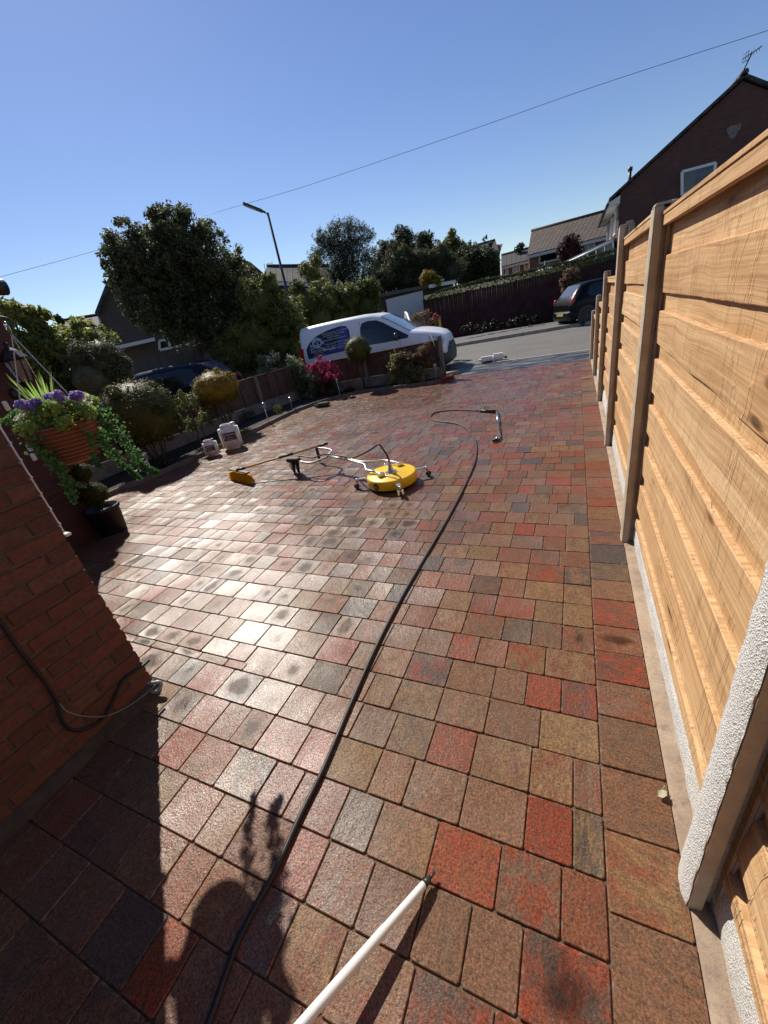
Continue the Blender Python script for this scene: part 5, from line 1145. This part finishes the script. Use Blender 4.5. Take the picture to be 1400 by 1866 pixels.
row_house('tiled_house', 'brown tiled brick house above the clipped hedge', (38, 36), ((969, 424), (1120, 384)), ((965, 464), (1120, 426)), None, m_obr, m_tile, [([(984, 480), (1017, 472), (1017, 456), (984, 464)], 1), ([(1017, 472), (1030, 469), (1030, 453), (1017, 457)], 1), ([(1062, 461), (1084, 455), (1084, 440), (1062, 446)], 2)])
row_house('terrace_house', 'low slate roofed terrace with white cladding left of the tiled house', (42, 42), ((914, 468), (965, 455)), ((914, 486), (965, 473)), None, m_obr, m_tile2, [([(917, 501), (926, 499), (926, 487), (917, 489)], 2), ([(935, 497), (947, 494), (947, 481), (935, 484)], 2), ([(956, 492), (963, 490), (963, 477), (956, 479)], 1)])
gt_, gfc = row_house('small_gable_house', 'small brick gable behind the round green tree', (45, 45), ((860, 452), (903, 440)), ((852, 470), (911, 462)), None, m_obr, m_tile2, [], lean=2.4)
# left hand gable house
f3 = Fac((at(178, 575, 23).x, at(178, 575, 23).y), (at(480, 505, 24).x, at(480, 505, 24).y))
m_lb = brick_mat('brown_brick', (.13, .085, .065), (.10, .065, .05), (.11, .095, .08))
P = f3.poly([(205, 660), (178, 575), (214, 482), (345, 478), (452, 483), (482, 508), (500, 620)]); gl = thing('brown_gable_house', 'brown brick gable house behind the big dark tree', 'house', (P[0].x, P[0].y, 0))
b = MB(); P[0].z = 0; P[-1].z = 0; b.prism(P, -f3.n*7); b.build('wall', m_lb, gl)
b = MB()
for a, c in ((1, 2), (2, 3), (3, 4), (4, 5)): b.beam(P[a]+f3.n*.1+Vector((0, 0, .05)), P[c]+f3.n*.1+Vector((0, 0, .05)), .4, .14, up=Vector((0, 0, 1)))
b.build('roof', m_tile2, gl)
b = MB(); b.tube([P[1]+f3.n*.08-Vector((0, 0, .1)), f3.hit(200, 640)+f3.n*.08], .05, 8); b.build('downpipe', m_white, gl)
b = MB(); q = f3.poly([(215, 637), (282, 622), (281, 616), (214, 631)]); b.prism([p+f3.n*.6 for p in q], -f3.n*.6); b.build('porch_canopy', m_white, gl)
window(gl, f3, [(291, 638), (345, 626), (343, 612), (290, 621)], 3)
row_house('far_roof_house', 'low dark roofed house behind the slim tree and lamp post', (33, 33), ((487, 488), (600, 487)), ((480, 512), (612, 518)), None, m_lb, m_tile2, [])
b = MB(); a_ = at(482, 488, 33); tt = at(481, 480, 33); b.tube([Vector((a_.x, a_.y, a_.z-.4)), tt], .02, 6); b.tube([at(481, 481, 33), at(497, 479, 33)], .015, 5); b.tube([at(496, 476, 33), at(496, 482, 33)], .012, 5)
tag(b.build('tv_aerial', m_dgrey), 'small thin aerial on the low dark roof left of the lamp post', 'aerial')
row_house('distant_roof_house', 'sliver of dark roof above the lime tree at the far left', (30, 30), ((110, 590), (182, 578)), ((100, 606), (190, 596)), None, m_lb, m_tile2, [])
# garage with white door
fgar = Fac((at(690, 540, 26.5).x, at(690, 540, 26.5).y), (at(828, 520, 27.5).x, at(828, 520, 27.5).y))
ga = thing('garage', 'flat roofed garage with a white up and over door behind the van', 'garage', (fgar.a.x, fgar.a.y, 0))
P = fgar.poly([(696, 540), (826, 514)]); g0_, g1_ = P; 
b = MB(); b.prism([Vector((g0_.x, g0_.y, 0)), Vector((g1_.x, g1_.y, 0)), g1_, g0_], -fgar.n*5); b.build('wall', mat('garage_brick', (.06, .04, .035), .9), ga)
P = fgar.poly([(688, 543), (688, 536), (829, 509), (829, 515)]); b = MB(); b.prism([p+fgar.n*.25 for p in P], -fgar.n*5.5); b.build('flat_roof', m_dgrey, ga)
P = fgar.poly([(780, 526), (779, 520), (828, 511), (828, 517)]); b = MB(); b.prism([p+fgar.n*.27 for p in P], fgar.n*.03); b.build('fascia', m_white, ga)
D_ = fgar.poly([(703, 546), (770, 529), (775, 598), (712, 602)]); nn = fgar.n
D_[2].z = D_[3].z = .03
t = NT('garage_door_white'); t.bsdf((.50, .52, .58), .5); b = MB(); nr = 10
for k in range(nr):
    f0, f1 = k/nr, (k+.93)/nr; b.prism([D_[0].lerp(D_[3], f0)+nn*.02, D_[1].lerp(D_[2], f0)+nn*.02, D_[1].lerp(D_[2], f1)+nn*.02, D_[0].lerp(D_[3], f1)+nn*.02], nn*.03)
b.prism([d+nn*.004 for d in D_], nn*.012)
dr0 = b.build('garage_door', t.m, ga)
b = MB(); h_ = fgar.hit(740.5, 569)+nn*.05; b.lathe([(.06, 0), (.06, .02), (.025, .025), (.025, .06)], h_, 16, axis=nn); b.build('handle', m_black, dr0)
# brown fence left of the garage
def plank_fence(name, label, a, c, h, m, n=20, w=.0, post=3, cat='fence', z0=0.):
    a, c = Vector((a[0], a[1], z0)), Vector((c[0], c[1], z0)); d = (c-a); L = d.length; d.normalize(); nn = Vector((-d.y, d.x, 0)); T = thing(name, label, cat, a); b = MB(); k = 0; x = 0
    while x < L:
        w_ = .125; b.rnd(); hh = h+random.uniform(-.012, .012); p, q = a+d*x, a+d*min(x+w_-.012, L); o = nn*(.012 if k % 2 else 0); b.prism([p+o, q+o, q+o+Vector((0, 0, hh)), p+o+Vector((0, 0, hh))], nn*.016); x += w_; k += 1
    b.build('boards', m, T); x = 0
    while x <= L+.1:
        p = a+d*x+nn*.0; b = MB(); b.box((p.x-.05, p.y-.05, z0), (p.x+.05, p.y+.05, z0+h+.05), .008); b.build('post', m, T); x += post
    return T
m_dkf = mat('dark_red_stain', (.050, .012, .014), .85, (.030, .008, .010), ns=3, bump=.4, bs=30, bd=.01); m_brf = mat('brown_stain', (.06, .035, .022), .9, ns=4); m_grf = mat('grey_timber', (.12, .10, .085), .9, ns=4)
random.seed(9)
fa, fb = at(779, 600, 24.3), at(1012, 586, 22.6)
FA, FB = Vector((fa.x, fa.y, .11)), Vector((fb.x, fb.y, .11)); dF = (FB-FA).normalized(); FC = FB+dF*7
_f = Fac(FA, FB); HFE = (_f.hit(779, 545).z+_f.hit(1012, 497).z)/2-.05
plank_fence('dark_board_fence', 'long dark red board fence with a clipped hedge on top across the road', (FA.x, FA.y), (FC.x, FC.y), HFE, m_dkf, post=2.4, z0=.05)
# hedge behind and above it
ff_ = Fac(FA, FB); HZ0, HZ1 = ff_.hit(779, 532).z, ff_.hit(1012, 481).z
T = thing('clipped_hedge', 'long clipped conifer hedge showing above the dark board fence', 'hedge', (FA.x, FA.y, 0)); nF = Vector((-dF.y, dF.x, 0)); L = (FC-FA).length
rg = np.random.default_rng(77); n = 16000; u = rg.random(n)*L; v = rg.uniform(-.05, .9, n); prof = rg.random(n)
LF = (FB-FA).length; zt = lambda uu: HZ0+(HZ1-HZ0)*uu/LF+.03*np.sin(uu*.9)+.03*np.sin(uu*2.3)-.5*np.exp(-uu*1.8)
Z = np.where(prof < .6, zt(u)+rg.normal(0, .02, n), zt(u)-rg.random(n)**2*.5); V_ = np.where(prof < .6, v, rg.normal(-.03, .03, n))
C = np.array(FA)[None, :]*np.array([1, 1, 0])+np.outer(u, np.array(dF))+np.outer(V_+.06, np.array(nF)); C[:, 2] = Z
Nn = np.where((prof < .6)[:, None], np.array([0, 0, 1.])[None], -np.array(nF)[None]); b = MB(); b.prism([FA+nF*.08+Vector((0, 0, -.1)), FC+nF*.08+Vector((0, 0, -.1)), FC+nF*.08+Vector((0, 0, HZ1-.25)), FA+nF*.08+Vector((0, 0, HZ0-.25))], nF*.8)
b2 = MB(); tri = []
for f in b.f: tri += [(f[0], f[i], f[i+1]) for i in range(1, len(f)-1)]
b2.v = b.v; b2.f = tri
leafmesh('foliage', C, Nn, .09*rg.uniform(.6, 1.3, n), L_dark if False else leaf_mat('leaf_hedge', (.02, .032, .010), (.055, .075, .022), .6, .15), T, asp=.4, core=b2)
# other fences
a_, c_ = at(545, 628, 17.5), at(700, 590, 18.6); plank_fence('brown_board_fence', 'brown board fence between the hedge and the garage', (a_.x, a_.y), (c_.x, c_.y), 1.80, m_brf, post=1.83)
a_, c_ = at(236, 700, 14.2), at(390, 700, 16.); plank_fence('grey_board_fence', 'old grey board fence behind the parked navy car', (a_.x, a_.y), (c_.x, c_.y), 1.78, m_grf, post=1.83)
# conservatory
cf = Fac((at(1022, 480, 27).x, at(1022, 480, 27).y), (at(1128, 440, 25.6).x, at(1128, 440, 25.6).y)); cv = thing('conservatory', 'white framed lean to conservatory against the gable house', 'conservatory', (cf.a.x, cf.a.y, 0))
m_poly = NT('polycarbonate'); m_poly.bsdf((.45, .47, .48), .3); m_poly = m_poly.m
P = cf.poly([(1022, 484), (1022, 479), (1118, 433), (1118, 440)]); b = MB(); b.prism(P, -cf.n*2.5); b.build('roof', m_poly, cv)
P = cf.poly([(1022, 486), (1118, 441), (1118, 500), (1022, 500)]); b = MB(); b.prism([p-cf.n*.02 for p in P], -cf.n*2.3); b.build('glazing', glassmat('conservatory_glass', (.05, .06, .055), .1), cv)
b = MB()
for k in range(7):
    x = 1024+k*15.6; y = 484-(x-1022)*.47; b.tube([cf.hit(x, y)+cf.n*.0, cf.hit(x+2, y+45)], .035, 6)
b.tube(cf.poly([(1022, 484), (1118, 439)]), .06, 6); b.tube(cf.poly([(1022, 497), (1118, 462)]), .035, 6); b.build('frame', m_white, cv)
# parasol tip
q = at(993, 484, 29); b = MB(); b.lathe([(.62, -.26), (.3, -.08), (.04, .02), (.02, .22), (.001, .24)], q, 8, smooth=False)
T = thing('parasol', 'white parasol top showing above the hedge', 'parasol', (q.x, q.y, 0)); b.build('canopy', m_white, T); b = MB(); b.tube([(q.x, q.y, 0), (q.x, q.y, q.z-.05)], .03, 8); b.build('pole', m_dgrey, T)
q = at(1149, 307, 27.5); b = MB(); b.tube([q-Vector((0, 0, 1.4)), q], .07, 8); b.tube([q-Vector((0, 0, .1)), q+Vector((0, 0, .06))], .1, 8); o = b.build('flue', m_dgrey, gh)
